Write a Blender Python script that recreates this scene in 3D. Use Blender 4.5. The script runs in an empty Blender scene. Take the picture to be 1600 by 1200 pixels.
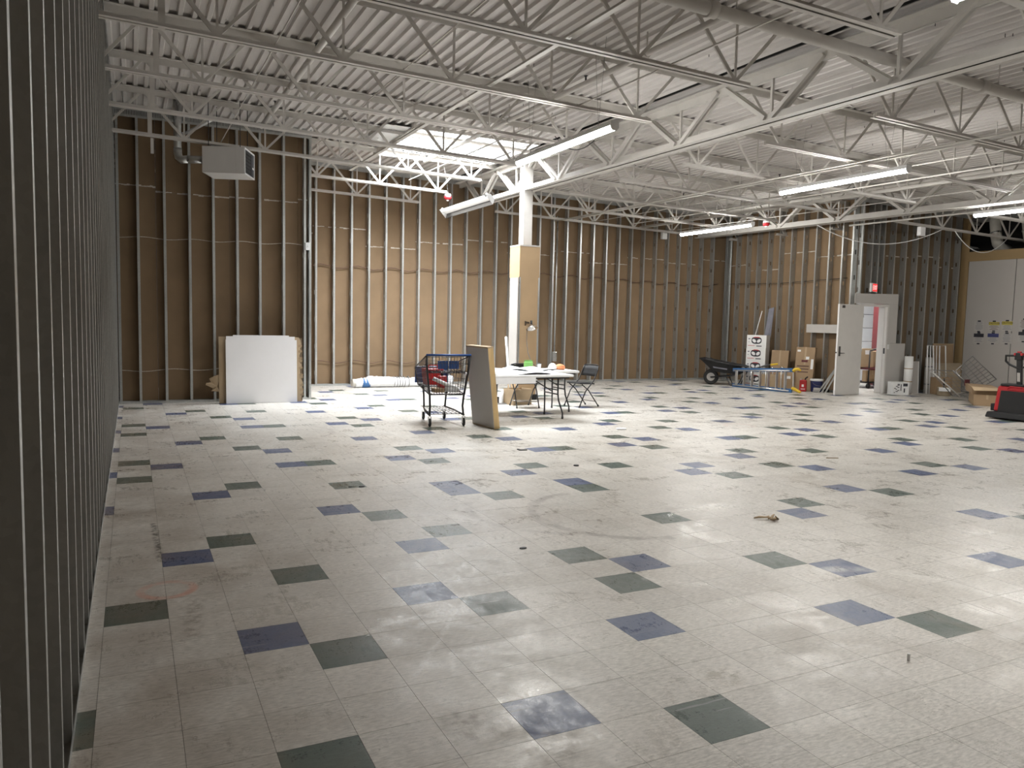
import bpy, bmesh, math, random
from mathutils import Vector, Matrix
from math import sin, cos, pi, radians, sqrt, floor as flo

SC = bpy.context.scene
COL = SC.collection
rnd = random.Random(7)

# ------------------------------------------------------------------ camera
CAMH = 1.6110722
YAW, PITCH, ROLL = 0.45591141, 0.08269784, -0.02243288
FWD = Vector((sin(YAW)*cos(PITCH), cos(YAW)*cos(PITCH), -sin(PITCH)))
RGT = Vector((cos(YAW), -sin(YAW), 0))
DWN = FWD.cross(RGT)
R2 = RGT*cos(ROLL) + DWN*sin(ROLL)
D2 = DWN*cos(ROLL) - RGT*sin(ROLL)
cam = bpy.data.cameras.new('camera')
cam.sensor_width = 36.0
cam.lens = 1212.0/1600*36
cam.clip_end = 200
camo = bpy.data.objects.new('camera', cam)
COL.objects.link(camo)
m = Matrix((R2, -D2, -FWD)).transposed().to_4x4()
m.translation = Vector((0, 0, CAMH))
camo.matrix_world = m
SC.camera = camo

# ------------------------------------------------------------------ world, exposure
W = bpy.data.worlds.new('world')
SC.world = W
W.use_nodes = True
W.node_tree.nodes['Background'].inputs[0].default_value = (0.75, 0.86, 1.0, 1)
W.node_tree.nodes['Background'].inputs[1].default_value = 0.05
SC.view_settings.view_transform = 'Standard'
SC.view_settings.look = 'None'
SC.view_settings.gamma = 1.0
SC.view_settings.use_curve_mapping = False
SC.view_settings.exposure = 0.0
SKY_E = 1.35       # daylight through the skylight glazing
DAY_W = 640.0
TUBE_E = 132.0      # strip light diffusers
HALL_W = 60.0     # corridor lamp beyond the open door

# ------------------------------------------------------------------ layout constants
T = 0.3048
OX, OY = 1.4891748*T, 12.2787138*T      # tile (i,j) starts at (i*T+OX, j*T-... ) see tx, ty
def tx(i): return (i + 1.4891748)*T
def ty(j): return (j + 12.2787138)*T
XL = -0.225          # face of the studs of the left wall
YN = 15.0            # near part of the back wall
YB = 17.8            # recessed back wall
XN = 3.07            # end of the near part
XR = 15.5            # face of the right rear wall
YD = 13.15           # wall with the door
XE = 19.5            # panelled room
SD = 0.152           # stud depth
def zb(x, y): return 4.20 - 0.026*(x-6.3) + 0.009*(y-13)     # underside of joists
def zd(x, y): return zb(x, y) + 0.72                            # underside of deck
GX = 7.19
BX = 14.5

# daylight falling through the two skylight domes, spread downwards
for k, (ya, yb_) in enumerate(((13.27, 14.46), (14.54, 15.73))):
    al = bpy.data.lights.new('skylight_daylight', 'AREA'); al.shape = 'RECTANGLE'
    al.size = 2.40; al.size_y = yb_-ya; al.energy = DAY_W; al.color = (.93, .97, 1.0); al.spread = radians(146)
    ao = bpy.data.objects.new('skylight_daylight', al); COL.objects.link(ao)
    ao.location = (4.5+.1524*8, (ya+yb_)/2, 4.20-.026*(5.72-6.3)+.009*(14.5-13)+.72+.133)

# ------------------------------------------------------------------ materials
def newmat(name):
    m = bpy.data.materials.new(name)
    m.use_nodes = True
    return m, m.node_tree, m.node_tree.nodes['Principled BSDF']
def L(nt, a, b): nt.links.new(a, b)
def node(nt, t, **kw):
    n = nt.nodes.new(t)
    for k, v in kw.items(): setattr(n, k, v)
    return n
def math_(nt, op, a, b=None, c=None, clamp=False):
    n = node(nt, 'ShaderNodeMath', operation=op, use_clamp=clamp)
    for i, v in enumerate((a, b, c)):
        if v is None: continue
        if isinstance(v, (int, float)): n.inputs[i].default_value = v
        else: L(nt, v, n.inputs[i])
    return n.outputs[0]
def noise(nt, vec, scale, detail=3, rough=.55, dist=0):
    n = node(nt, 'ShaderNodeTexNoise')
    n.inputs['Scale'].default_value = scale
    n.inputs['Detail'].default_value = detail
    n.inputs['Roughness'].default_value = rough
    n.inputs['Distortion'].default_value = dist
    L(nt, vec, n.inputs['Vector'])
    return n.outputs['Fac']
def ramp(nt, v, a, b, x=0., y=1.):
    n = node(nt, 'ShaderNodeMapRange')
    n.clamp = True
    L(nt, v, n.inputs['Value'])
    for k, q in (('From Min', a), ('From Max', b), ('To Min', x), ('To Max', y)): n.inputs[k].default_value = q
    return n.outputs['Result']
def mix(nt, fac, a, b, mode='MIX'):
    n = node(nt, 'ShaderNodeMix', data_type='RGBA', blend_type=mode)
    if isinstance(fac, (int, float)): n.inputs[0].default_value = fac
    else: L(nt, fac, n.inputs[0])
    for i, v in ((6, a), (7, b)):
        if isinstance(v, tuple): n.inputs[i].default_value = v if len(v) == 4 else v+(1,)
        else: L(nt, v, n.inputs[i])
    return n.outputs[2]
def pos(nt): return node(nt, 'ShaderNodeNewGeometry').outputs['Position']
def scaled(nt, vec, s):
    n = node(nt, 'ShaderNodeVectorMath', operation='MULTIPLY')
    L(nt, vec, n.inputs[0]); n.inputs[1].default_value = s
    return n.outputs[0]
def bump(nt, bs, h, strength, dist=.002):
    n = node(nt, 'ShaderNodeBump')
    n.inputs['Strength'].default_value = strength
    n.inputs['Distance'].default_value = dist
    L(nt, h, n.inputs['Height']); L(nt, n.outputs[0], bs.inputs['Normal'])
def simple(name, col, rough=.5, metal=0, var=.12, vscale=6, bmp=0, spec=None, stretch=(1, 1, 1), emit=None, estr=0):
    m, nt, b = newmat(name)
    p = scaled(nt, pos(nt), stretch)
    n1 = noise(nt, p, vscale, 4)
    f = ramp(nt, n1, .3, .7, 0, 1)
    dark = tuple(c*(1-var) for c in col); lite = tuple(min(1, c*(1+var*.5)) for c in col)
    c = mix(nt, f, dark, lite)
    L(nt, c, b.inputs['Base Color'])
    b.inputs['Roughness'].default_value = rough
    b.inputs['Metallic'].default_value = metal
    if spec is not None: b.inputs['Specular IOR Level'].default_value = spec
    if bmp:
        bump(nt, b, noise(nt, p, vscale*6, 3), bmp)
    if emit:
        b.inputs['Emission Color'].default_value = emit+(1,)
        b.inputs['Emission Strength'].default_value = estr
    return m
def emission(name, col, s):
    m = bpy.data.materials.new(name); m.use_nodes = True
    nt = m.node_tree; nt.nodes.clear()
    e = node(nt, 'ShaderNodeEmission'); e.inputs[0].default_value = col+(1,); e.inputs[1].default_value = s
    o = node(nt, 'ShaderNodeOutputMaterial'); L(nt, e.outputs[0], o.inputs[0])
    return m

def floor_mat(name, base, grain):
    m, nt, b = newmat(name)
    p = pos(nt)
    sep = node(nt, 'ShaderNodeSeparateXYZ'); L(nt, p, sep.inputs[0])
    X, Y = sep.outputs[0], sep.outputs[1]
    cx = math_(nt, 'FLOOR', math_(nt, 'DIVIDE', math_(nt, 'SUBTRACT', X, tx(0)), T))
    cy = math_(nt, 'FLOOR', math_(nt, 'DIVIDE', math_(nt, 'SUBTRACT', Y, ty(0)), T))
    cmb = node(nt, 'ShaderNodeCombineXYZ'); L(nt, cx, cmb.inputs[0]); L(nt, cy, cmb.inputs[1])
    wn = node(nt, 'ShaderNodeTexWhiteNoise'); L(nt, cmb.outputs[0], wn.inputs['Vector'])
    tone = ramp(nt, wn.outputs['Value'], 0, 1, .93, 1.04)
    # fleck streaks of the vinyl
    f1 = noise(nt, scaled(nt, p, (18, 62, 1)), 1.4, 4, .6)
    f2 = noise(nt, p, 9, 6, .7)
    f3 = noise(nt, p, .55, 4, .6)
    f4 = noise(nt, p, 2.3, 5, .62, .6)
    k = math_(nt, 'MULTIPLY', tone, ramp(nt, f1, .32, .68, 1-grain, 1+grain*.7))
    k = math_(nt, 'MULTIPLY', k, ramp(nt, f2, .35, .75, 1.03, .90))
    col = mix(nt, 1.0, base, (1, 1, 1), 'MULTIPLY')
    cm = node(nt, 'ShaderNodeCombineColor'); 
    for i in range(3): L(nt, k, cm.inputs[i])
    col = mix(nt, 1.0, col, cm.outputs[0], 'MULTIPLY')
    # dirt
    dirt = math_(nt, 'MULTIPLY', ramp(nt, f3, .42, .68), ramp(nt, f4, .38, .66))
    col = mix(nt, math_(nt, 'MULTIPLY', dirt, .46), col, (.20, .155, .105))
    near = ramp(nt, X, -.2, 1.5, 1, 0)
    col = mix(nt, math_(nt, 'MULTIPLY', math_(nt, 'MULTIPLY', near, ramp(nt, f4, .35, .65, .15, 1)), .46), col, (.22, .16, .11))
    # scuffs: long thin drag marks in two directions
    for ang, cc, st, lo in ((.35, (.13, .11, .09), .42, .655), (1.25, (.15, .13, .11), .34, .665), (-.25, (.80, .79, .76), .30, .665), (.9, (.12, .10, .09), .32, .67)):
        mp_ = node(nt, 'ShaderNodeMapping'); mp_.inputs['Rotation'].default_value = (0, 0, ang); mp_.inputs['Scale'].default_value = (1.5, 34, 1)
        mp_.inputs['Location'].default_value = (ang*7, ang*3, ang*5)
        L(nt, p, mp_.inputs['Vector'])
        stv = ramp(nt, noise(nt, mp_.outputs[0], 1.1, 3, .55), lo, lo+.03)
        msk = ramp(nt, noise(nt, p, .8, 3), .44, .60)
        col = mix(nt, math_(nt, 'MULTIPLY', math_(nt, 'MULTIPLY', stv, msk), st), col, cc)
    # fine speck
    sp = ramp(nt, noise(nt, p, 34, 2, .5), .70, .76)
    col = mix(nt, math_(nt, 'MULTIPLY', sp, .42), col, (.10, .08, .06))
    # marks with a shape of their own: wheel arcs, a paint ring, a dark spill
    def ring(cxx, cyy, r, wd, ax=1., lo=None):
        dx = math_(nt, 'SUBTRACT', X, cxx); dy = math_(nt, 'MULTIPLY', math_(nt, 'SUBTRACT', Y, cyy), ax)
        d = math_(nt, 'SQRT', math_(nt, 'ADD', math_(nt, 'MULTIPLY', dx, dx), math_(nt, 'MULTIPLY', dy, dy)))
        v = ramp(nt, math_(nt, 'ABSOLUTE', math_(nt, 'SUBTRACT', d, r)), wd*.4, wd, 1, 0)
        if lo is not None: v = math_(nt, 'MULTIPLY', v, math_(nt, 'LESS_THAN', math_(nt, 'ADD', math_(nt, 'MULTIPLY', dx, lo[0]), math_(nt, 'MULTIPLY', dy, lo[1])), lo[2]))
        return v
    br = ramp(nt, noise(nt, p, 6, 4), .36, .58, .15, 1)
    br2 = ramp(nt, noise(nt, p, 17, 5, .7), .44, .58, 0, 1)
    for (a, bb, r, wd, lo, cc, st) in RINGS:
        col = mix(nt, math_(nt, 'MULTIPLY', math_(nt, 'MULTIPLY', ring(a, bb, r, wd, 1, lo), br2 if r < .05 else br), st), col, cc)
    for (x0, y0, x1, y1, wd, cc, st) in STROKES:
        ll = (x1-x0)**2+(y1-y0)**2
        ax = math_(nt, 'SUBTRACT', X, x0); ay = math_(nt, 'SUBTRACT', Y, y0)
        t = math_(nt, 'DIVIDE', math_(nt, 'ADD', math_(nt, 'MULTIPLY', ax, x1-x0), math_(nt, 'MULTIPLY', ay, y1-y0)), ll, None, True)
        ex = math_(nt, 'SUBTRACT', ax, math_(nt, 'MULTIPLY', t, x1-x0)); ey = math_(nt, 'SUBTRACT', ay, math_(nt, 'MULTIPLY', t, y1-y0))
        dd = math_(nt, 'SQRT', math_(nt, 'ADD', math_(nt, 'MULTIPLY', ex, ex), math_(nt, 'MULTIPLY', ey, ey)))
        col = mix(nt, math_(nt, 'MULTIPLY', math_(nt, 'MULTIPLY', ramp(nt, dd, wd*.3, wd, 1, 0), br2), st), col, cc)
    L(nt, col, b.inputs['Base Color'])
    r1 = noise(nt, scaled(nt, p, (1, 1.6, 1)), 2.2, 6, .7, .8)
    r2 = noise(nt, scaled(nt, p, (9, 3, 1)), 3.0, 5, .7)
    r3 = noise(nt, scaled(nt, p, (40, 90, 1)), 2.0, 4, .7)
    ro = math_(nt, 'ADD', math_(nt, 'ADD', ramp(nt, r1, .35, .65, .16, .42), ramp(nt, r2, .35, .7, -.02, .18)), ramp(nt, r3, .3, .7, -.08, .12))
    L(nt, ro, b.inputs['Roughness'])
    b.inputs['Specular IOR Level'].default_value = .5
    hh = math_(nt, 'ADD', math_(nt, 'MULTIPLY', noise(nt, scaled(nt, p, (14, 30, 1)), 3, 5, .7), .6), noise(nt, p, 3, 4))
    bump(nt, b, hh, .38, .003)
    return m
RINGS = [
    (.16, 4.82, .14, .035, None, (.62, .22, .13), .50),
    (3.75, 5.40, .80, .060, (1, 0, -.10), (.17, .145, .135), .52),
    (3.32, 5.72, .82, .050, (1, 0, -.30), (.22, .19, .18), .34),
    (1.75, 10.85, .75, .05, (-1, 0, -.1), (.25, .21, .21), .30),
    (4.05, 3.00, .60, .07, (-1, 0, .0), (.80, .78, .74), .40),
    (8.72, 9.48, .22, .05, None, (.45, .25, .22), .34),
    (1.20, 2.72, .02, .16, None, (.14, .10, .06), .55),
    (2.41, 2.65, .02, .10, None, (.20, .16, .09), .45),
    (1.42, 2.45, .02, .13, None, (.16, .12, .08), .40),
]
STROKES = [
    (.14, 5.45, .12, 6.40, .030, (.05, .04, .03), .85),
    (1.77, 4.11, 1.11, 3.20, .02, (.86, .85, .83), .55),
    (.24, 4.05, .30, 4.6, .06, (.16, .12, .08), .55),
    (2.9, 3.9, 3.5, 3.35, .05, (.84, .82, .78), .30),
    (3.1, 2.75, 3.35, 2.6, .05, (.85, .83, .80), .40),
    (2.95, 2.45, 3.2, 2.35, .06, (.85, .83, .80), .38),
    (4.6, 4.2, 5.6, 3.6, .02, (.20, .17, .15), .35),
    (5.3, 4.9, 6.4, 4.4, .025, (.22, .18, .15), .30),
]
M = {}
M['tile_cream'] = floor_mat('vinyl tile cream', (.605, .575, .53), .26)
M['tile_blue'] = floor_mat('vinyl tile blue', (.078, .105, .20), .18)
M['tile_green'] = floor_mat('vinyl tile green', (.075, .105, .09), .20)
M['slab'] = simple('floor adhesive', (.10, .09, .08), .9)
M['paper'] = simple('gypsum back paper', (.225, .150, .085), .85, var=.12, vscale=1.6, bmp=.05)
M['paper2'] = simple('tan gypsum paper', (.44, .305, .175), .8, var=.08, vscale=2)
M['paper3'] = simple('shaded gypsum paper', (.16, .112, .066), .85, var=.12, vscale=1.6)  # back paper again, darkened in colour for shade on left and door walls
M['gypsum'] = simple('grey gypsum face', (.50, .48, .455), .75, var=.05, vscale=2)
M['white_gyp'] = simple('white gypsum face', (.86, .85, .86), .7, var=.03, vscale=2)
M['edge'] = simple('gypsum core', (.72, .69, .64), .9, var=.15, vscale=40)
M['bead'] = simple('joint compound', (.58, .53, .46), .8, var=.3, vscale=30)
def galv(name, col, rough, metal=.9):
    m, nt, b = newmat(name)
    p = pos(nt)
    v = node(nt, 'ShaderNodeTexVoronoi'); v.inputs['Scale'].default_value = 45; L(nt, p, v.inputs['Vector'])
    s = node(nt, 'ShaderNodeSeparateColor'); L(nt, v.outputs['Color'], s.inputs[0])
    n = noise(nt, scaled(nt, p, (1, 1, .3)), 5, 4)
    k = math_(nt, 'ADD', ramp(nt, s.outputs[0], 0, 1, -.05, .05), ramp(nt, n, .3, .7, .85, 1.05))
    cm = node(nt, 'ShaderNodeCombineColor')
    for i in range(3): L(nt, k, cm.inputs[i])
    L(nt, mix(nt, 1., col, cm.outputs[0], 'MULTIPLY'), b.inputs['Base Color'])
    b.inputs['Metallic'].default_value = metal
    L(nt, ramp(nt, n, .3, .7, rough-.06, rough+.1), b.inputs['Roughness'])
    return m
M['galv'] = galv('galvanised stud', (.50, .51, .50), .36, .70)
M['galv2'] = galv('galvanised pipe', (.62, .63, .63), .30)
M['steel_white'] = simple('white painted steel', (.60, .575, .54), .5, var=.10, vscale=3)
M['deck'] = simple('painted roof deck', (.58, .55, .53), .6, var=.08, vscale=1.2)
M['pipe_white'] = simple('painted pipe', (.60, .575, .545), .5, var=.08, vscale=3)
M['white'] = simple('white enamel', (.78, .78, .78), .35, var=.03)
M['white_plastic'] = simple('white plastic', (.80, .80, .79), .45, var=.04)
M['paper_sheet'] = simple('plan sheets', (.82, .82, .83), .8, var=.05, vscale=5)
M['heater'] = simple('heater enamel', (.60, .585, .57), .4, var=.03)
M['black'] = simple('black plastic', (.009, .009, .010), .62, var=.2)
M['black_metal'] = simple('black metal', (.022, .022, .024), .38, var=.2)
M['rubber'] = simple('rubber', (.03, .03, .03), .75)
M['darkmetal'] = simple('dull dark metal', (.10, .095, .09), .4, .6)
M['brown_ink'] = simple('brown ink', (.13, .07, .045), .7)
M['dark'] = simple('dark void', (.03, .028, .026), .9)
M['chrome'] = simple('chrome', (.75, .75, .76), .16, 1., var=.05)
M['wire'] = simple('grey wire', (.33, .32, .31), .4, .7)
M['darkwire'] = simple('dark cart wire', (.06, .055, .06), .4, .5)
M['alu'] = simple('aluminium', (.66, .66, .66), .38, .85)
M['wood'] = simple('pine', (.60, .42, .20), .65, var=.25, vscale=8, stretch=(1, 1, .15))
M['wood2'] = simple('plywood', (.42, .34, .24), .7, var=.2, vscale=5, stretch=(.3, 1, 2))
M['carton'] = simple('corrugated carton', (.34, .235, .14), .8, var=.1, vscale=3)
M['carton2'] = simple('pale carton', (.44, .33, .21), .8, var=.1, vscale=3)
M['red'] = simple('red plastic', (.42, .022, .022), .4, var=.1)
M['red2'] = simple('red enamel', (.50, .022, .03), .35, var=.1)
M['maroon'] = simple('dark red paint', (.11, .016, .018), .6)
M['blue'] = simple('blue plastic', (.03, .085, .27), .45)
M['blue2'] = simple('blue fibreglass', (.045, .14, .33), .5)
M['navy'] = simple('navy plastic', (.02, .03, .13), .4)
M['yellow'] = simple('yellow plastic', (.75, .50, .03), .45)
M['orange'] = simple('orange cloth', (.75, .28, .12), .7)
M['green'] = simple('green plastic', (.18, .42, .10), .5)
M['sign_yellow'] = simple('sign yellow', (.50, .42, .08), .6)
M['sign_black'] = simple('sign black', (.03, .03, .04), .6)
M['sign_blue'] = simple('sign blue', (.06, .07, .20), .6)
M['ink'] = simple('print ink', (.20, .20, .24), .7)
M['door'] = simple('door paint', (.62, .60, .57), .45, var=.03)
M['trimwood'] = simple('tan panel trim', (.36, .25, .125), .6, var=.06)
M['panelwall'] = simple('grey wall panel', (.47, .445, .42), .55, var=.03, vscale=1)
M['hall'] = simple('corridor wall', (.80, .82, .84), .6, var=.02)
M['duct'] = simple('duct wrap', (.60, .58, .53), .5, var=.1)
M['film'] = simple('plastic film', (.80, .81, .83), .25, var=.10, vscale=9, bmp=.5)
M['tube'] = emission('lit diffuser', (1., .985, .94), TUBE_E)
M['old_tube'] = emission('old tube', (1., .98, .93), 6)
M['glazing'] = emission('skylight glazing', (.90, .96, 1.0), SKY_E)
M['exit_red'] = emission('exit glow', (1., .06, .06), 1.1)
M['exit_letter'] = emission('exit letters', (1., .45, .42), 1.6)
M['hall_lamp'] = emission('corridor lamp', (1, 1, 1), 42)

# ------------------------------------------------------------------ mesh builder
class MB:
    def __init__(s): s.v = []; s.f = []; s.sm = []
    def add(s, vs, fs, smooth=False):
        o = len(s.v); s.v += [tuple(v) for v in vs]
        s.f += [tuple(o+i for i in f) for f in fs]; s.sm += [smooth]*len(fs)
        return s
    def box(s, c, d, rot=None):
        x, y, z = (q/2 for q in d)
        vs = [Vector(p) for p in ((-x,-y,-z),(x,-y,-z),(x,y,-z),(-x,y,-z),(-x,-y,z),(x,-y,z),(x,y,z),(-x,y,z))]
        if rot is not None: vs = [rot @ v for v in vs]
        c = Vector(c)
        return s.add([v+c for v in vs], [(0,3,2,1),(4,5,6,7),(0,1,5,4),(1,2,6,5),(2,3,7,6),(3,0,4,7)])
    def b2(s, a, b):
        return s.box([(p+q)/2 for p, q in zip(a, b)], [abs(q-p) for p, q in zip(a, b)])
    def bar(s, p, q, w, h, up=(0, 0, 1)):
        p, q = Vector(p), Vector(q); d = (q-p); l = d.length
        if l < 1e-6: return s
        d /= l; u = Vector(up); r = d.cross(u)
        if r.length < 1e-4: r = d.cross(Vector((1, 0, 0)))
        r.normalize(); u = r.cross(d)
        return s.box((p+q)/2, (l, w, h), Matrix((d, r, u)).transposed())
    def ring(s, p, d, r, n, ref=None):
        d = d.normalized(); ref = ref or (Vector((0, 0, 1)) if abs(d.z) < .9 else Vector((1, 0, 0)))
        a = d.cross(ref).normalized(); b = a.cross(d)
        return [p + a*(r*cos(2*pi*i/n)) + b*(r*sin(2*pi*i/n)) for i in range(n)]
    def tube(s, pts, r, n=8, closed=False, caps=True):
        pts = [Vector(p) for p in pts]; k = len(pts)
        rs = r if isinstance(r, (list, tuple)) else [r]*k
        vs = []; ref = None
        for i, p in enumerate(pts):
            a = pts[i-1] if (i or closed) else p; b = pts[(i+1) % k] if (i < k-1 or closed) else p
            d = (b-a)
            if d.length < 1e-9: d = Vector((0, 0, 1))
            d.normalize()
            if ref is None: ref = Vector((0, 0, 1)) if abs(d.z) < .9 else Vector((1, 0, 0))
            else:
                rr = ref - d*ref.dot(d)
                if rr.length > 1e-4: ref = rr.normalized()
            vs += s.ring(p, d, rs[i], n, ref)
        fs = []
        for i in range(k if closed else k-1):
            o, q = i*n, ((i+1) % k)*n
            fs += [(o+j, o+(j+1) % n, q+(j+1) % n, q+j) for j in range(n)]
        s.add(vs, fs, True)
        if caps and not closed:
            o = len(s.v)-len(vs)
            s.f.append(tuple(o+j for j in range(n))[::-1]); s.sm.append(False)
            o2 = len(s.v)-n
            s.f.append(tuple(o2+j for j in range(n))); s.sm.append(False)
        return s
    def lathe(s, prof, c=(0, 0, 0), n=16, axis=None):
        c = Vector(c); vs = []; fs = []
        A = Matrix.Identity(3) if axis is None else axis
        for r, z in prof:
            vs += [c + A @ Vector((r*cos(2*pi*i/n), r*sin(2*pi*i/n), z)) for i in range(n)]
        for k in range(len(prof)-1):
            fs += [(k*n+j, k*n+(j+1) % n, (k+1)*n+(j+1) % n, (k+1)*n+j) for j in range(n)]
        s.add(vs, fs, True)
        o = len(s.v)-len(vs)
        s.f.append(tuple(o+j for j in range(n))[::-1]); s.sm.append(False)
        o = len(s.v)-n
        s.f.append(tuple(o+j for j in range(n))); s.sm.append(False)
        return s
    def prism(s, poly, axis, a, b):
        # poly in the two other axes, extruded along axis (0,1,2) from a to b
        def P(u, v, w):
            return {0: (w, u, v), 1: (u, w, v), 2: (u, v, w)}[axis]
        n = len(poly)
        vs = [P(u, v, a) for u, v in poly]+[P(u, v, b) for u, v in poly]
        fs = [tuple(range(n)), tuple(range(2*n-1, n-1, -1))]
        fs += [(i, n+i, n+(i+1) % n, (i+1) % n) for i in range(n)]
        return s.add(vs, fs)
    def hexa(s, lo, hi):
        # two quads of four corners each
        return s.add(list(lo)+list(hi), [(3,2,1,0),(4,5,6,7),(0,1,5,4),(1,2,6,5),(2,3,7,6),(3,0,4,7)])
    def xf(s, mat):
        s.v = [tuple(mat @ Vector(v)) for v in s.v]; return s
    def mesh(s, name):
        me = bpy.data.meshes.new(name)
        me.from_pydata(s.v, [], s.f)
        bm = bmesh.new(); bm.from_mesh(me)
        bmesh.ops.recalc_face_normals(bm, faces=bm.faces)
        bm.to_mesh(me); bm.free()
        for p, q in zip(me.polygons, s.sm): p.use_smooth = q
        return me
def obj(name, mb, mat, parent=None, loc=None, rot=None, bevel=0):
    me = mb if isinstance(mb, bpy.types.Mesh) else mb.mesh(name)
    if mat is not None and not me.materials: me.materials.append(M[mat] if isinstance(mat, str) else mat)
    o = bpy.data.objects.new(name, me); COL.objects.link(o)
    if parent is not None: o.parent = parent
    if loc is not None: o.location = loc
    if rot is not None: o.rotation_euler = rot
    if bevel:
        bv = o.modifiers.new('bevel', 'BEVEL'); bv.width = bevel; bv.segments = 2; bv.limit_method = 'ANGLE'
    return o
def empty(name, loc=(0, 0, 0), rotz=0, parent=None):
    o = bpy.data.objects.new(name, None); COL.objects.link(o)
    o.location = loc; o.rotation_euler = (0, 0, rotz); o.empty_display_size = .1
    if parent: o.parent = parent
    return o
def tag(o, label, cat, group=None, kind=None):
    o['label'] = label; o['category'] = cat
    if group: o['group'] = group
    if kind: o['kind'] = kind
    return o
def thing(name, label, cat, loc=(0, 0, 0), rotz=0, group=None):
    return tag(empty(name, loc, rotz), label, cat, group)
def struct(name, loc=(0, 0, 0), rotz=0):
    o = empty(name, loc, rotz); o['kind'] = 'structure'; return o
def kids(o): return [c for c in bpy.data.objects if c.parent == o]
def dup(root, loc, rotz=None, label=None):
    r = root.copy(); COL.objects.link(r); r.location = loc
    if rotz is not None: r.rotation_euler = (0, 0, rotz)
    if label: r['label'] = label
    for ch in list(root.children):
        c = ch.copy(); COL.objects.link(c); c.parent = r
        for g in list(ch.children):
            d = g.copy(); COL.objects.link(d); d.parent = c
    return r
ORD = ['first', 'second', 'third', 'fourth', 'fifth', 'sixth', 'seventh', 'eighth', 'ninth', 'tenth']

# ================================================================== FLOOR
flr = struct('floor')
FX0, FX1, FY0, FY1 = -0.6, 20.4, -6.0, 17.98
obj('floor_slab', MB().b2((FX0-.2, FY0-.2, -.12), (FX1+.2, FY1+.4, -.0045)), 'slab', flr)
BLUE = {(0,0),(3,1),(3,-4),(6,-2),(10,-3),(-1,5),(3,8),(4,4),(7,9),(11,9),(16,9),(8,1),(21,8),(19,5),(15,3),(12,-1),(24,6),(27,6),(20,1),(16,-2),(33,8)}
GREEN = {(-2,2),(-3,-2),(0,-4),(1,3),(1,-1),(4,0),(5,-5),(7,0),(11,-4),(0,6),(4,7),(5,5),(8,8),(11,8),(11,4),(7,2),(11,0),(20,9),(20,4),(16,4),(17,8),(26,7),(21,0),(32,9)}
PB = {(0,1),(3,5),(3,8),(7,0),(7,5),(9,6)}; PG = {(1,2),(4,1),(4,5),(8,4),(8,7),(2,9)}
def tile_kind(i, j):
    if j >= 10:
        k = (i % 10, j % 10)
        return 'b' if k in PB else 'g' if k in PG else 'c'
    return 'b' if (i, j) in BLUE else 'g' if (i, j) in GREEN else 'c'
TG = .0015
def tile_mb(): return MB().b2((TG/2, TG/2, -.0045), (T-TG/2, T-TG/2, 0))
tm = {k: tile_mb().mesh('tile') for k in 'cbg'}
I0, I1 = -4, int((FX1-tx(0))/T)
J0, J1 = int((FY0-ty(0))/T), int((FY1-ty(0))/T)
def view(x, y):
    d = Vector((x, y, -CAMH)); z = d.dot(FWD)
    if z < .5: return None
    u, v = 800+1212*d.dot(R2)/z, 600+1212*d.dot(D2)/z
    return (u, v, z) if -90 < u < 1690 and v < 1290 else None
cand = []; rest = MB(); edge_tiles = []
for j in range(J0, J1+1):
    for i in range(I0, I1+1):
        x, y = tx(i), ty(j)
        k = tile_kind(i, j)
        w = view(x+T/2, y+T/2)
        if w: cand.append((w[2], i, j, k))
        else: cand.append((999+abs(j), i, j, k))
cand.sort()
nc = 0
col_n = {'b': 0, 'g': 0}
for dz, i, j, k in cand:
    x, y = tx(i), ty(j)
    if k != 'c' and (dz < 900) and col_n[k] < 290:
        col_n[k] += 1
        o = obj('blue_tile' if k == 'b' else 'green_tile', tm[k], 'tile_blue' if k == 'b' else 'tile_green', flr, (x, y, 0))
    elif dz < 900 and k == 'c' and nc < 290:
        nc += 1
        obj('tile', tm['c'], 'tile_cream', flr, (x, y, 0))
    else:
        rest.b2((x+TG/2, y+TG/2, -.0045), (x+T-TG/2, y+T-TG/2, 0))
o = obj('distant_tiles', rest, 'tile_cream', flr); o['kind'] = 'stuff'

# ================================================================== STUD WALLS
def stud_mesh(h, sgn=1, d=SD, w=.041):
    b = MB(); t = .0015; hw, hh = .019, .05
    zs = [0]; holes = []
    z = .30
    while z < h-.25: holes.append(z); z += .61
    z0 = 0
    def q(y0, y1, a, c): b.add([(0, y0, a), (0, y1, a), (0, y1, c), (0, y0, c)], [(0, 1, 2, 3)])
    for z in holes:
        q(0, d, z0, z-hh); q(0, d/2-hw, z-hh, z+hh); q(d/2+hw, d, z-hh, z+hh); z0 = z+hh
    q(0, d, z0, h)
    for y in (0, d):
        b.add([(0, y, 0), (sgn*w, y, 0), (sgn*w, y, h), (0, y, h)], [(0, 1, 2, 3)])
    for y0, y1 in ((0, .012), (d-.012, d)):
        b.add([(sgn*w, y0, 0), (sgn*w, y1, 0), (sgn*w, y1, h), (sgn*w, y0, h)], [(0, 1, 2, 3)])
    return b.mesh('stud')
def wall_frame(root, mesh, xs, mat='galv'):
    for x in xs: obj('stud', mesh, mat, root, (x, 0, 0))
def track(root, x0, x1, z, name='bottom_track', h=.04, up=True):
    b = MB(); t = .0015
    za, zc = (z, z+h) if up else (z-h, z)
    b.b2((x0, -.003, za), (x1, -.001, zc)); b.b2((x0, SD+.001, za), (x1, SD+.003, zc))
    zz = za if up else zc
    b.b2((x0, -.003, zz-.001), (x1, SD+.003, zz+.001))
    return obj(name, b, 'galv', root)
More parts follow.
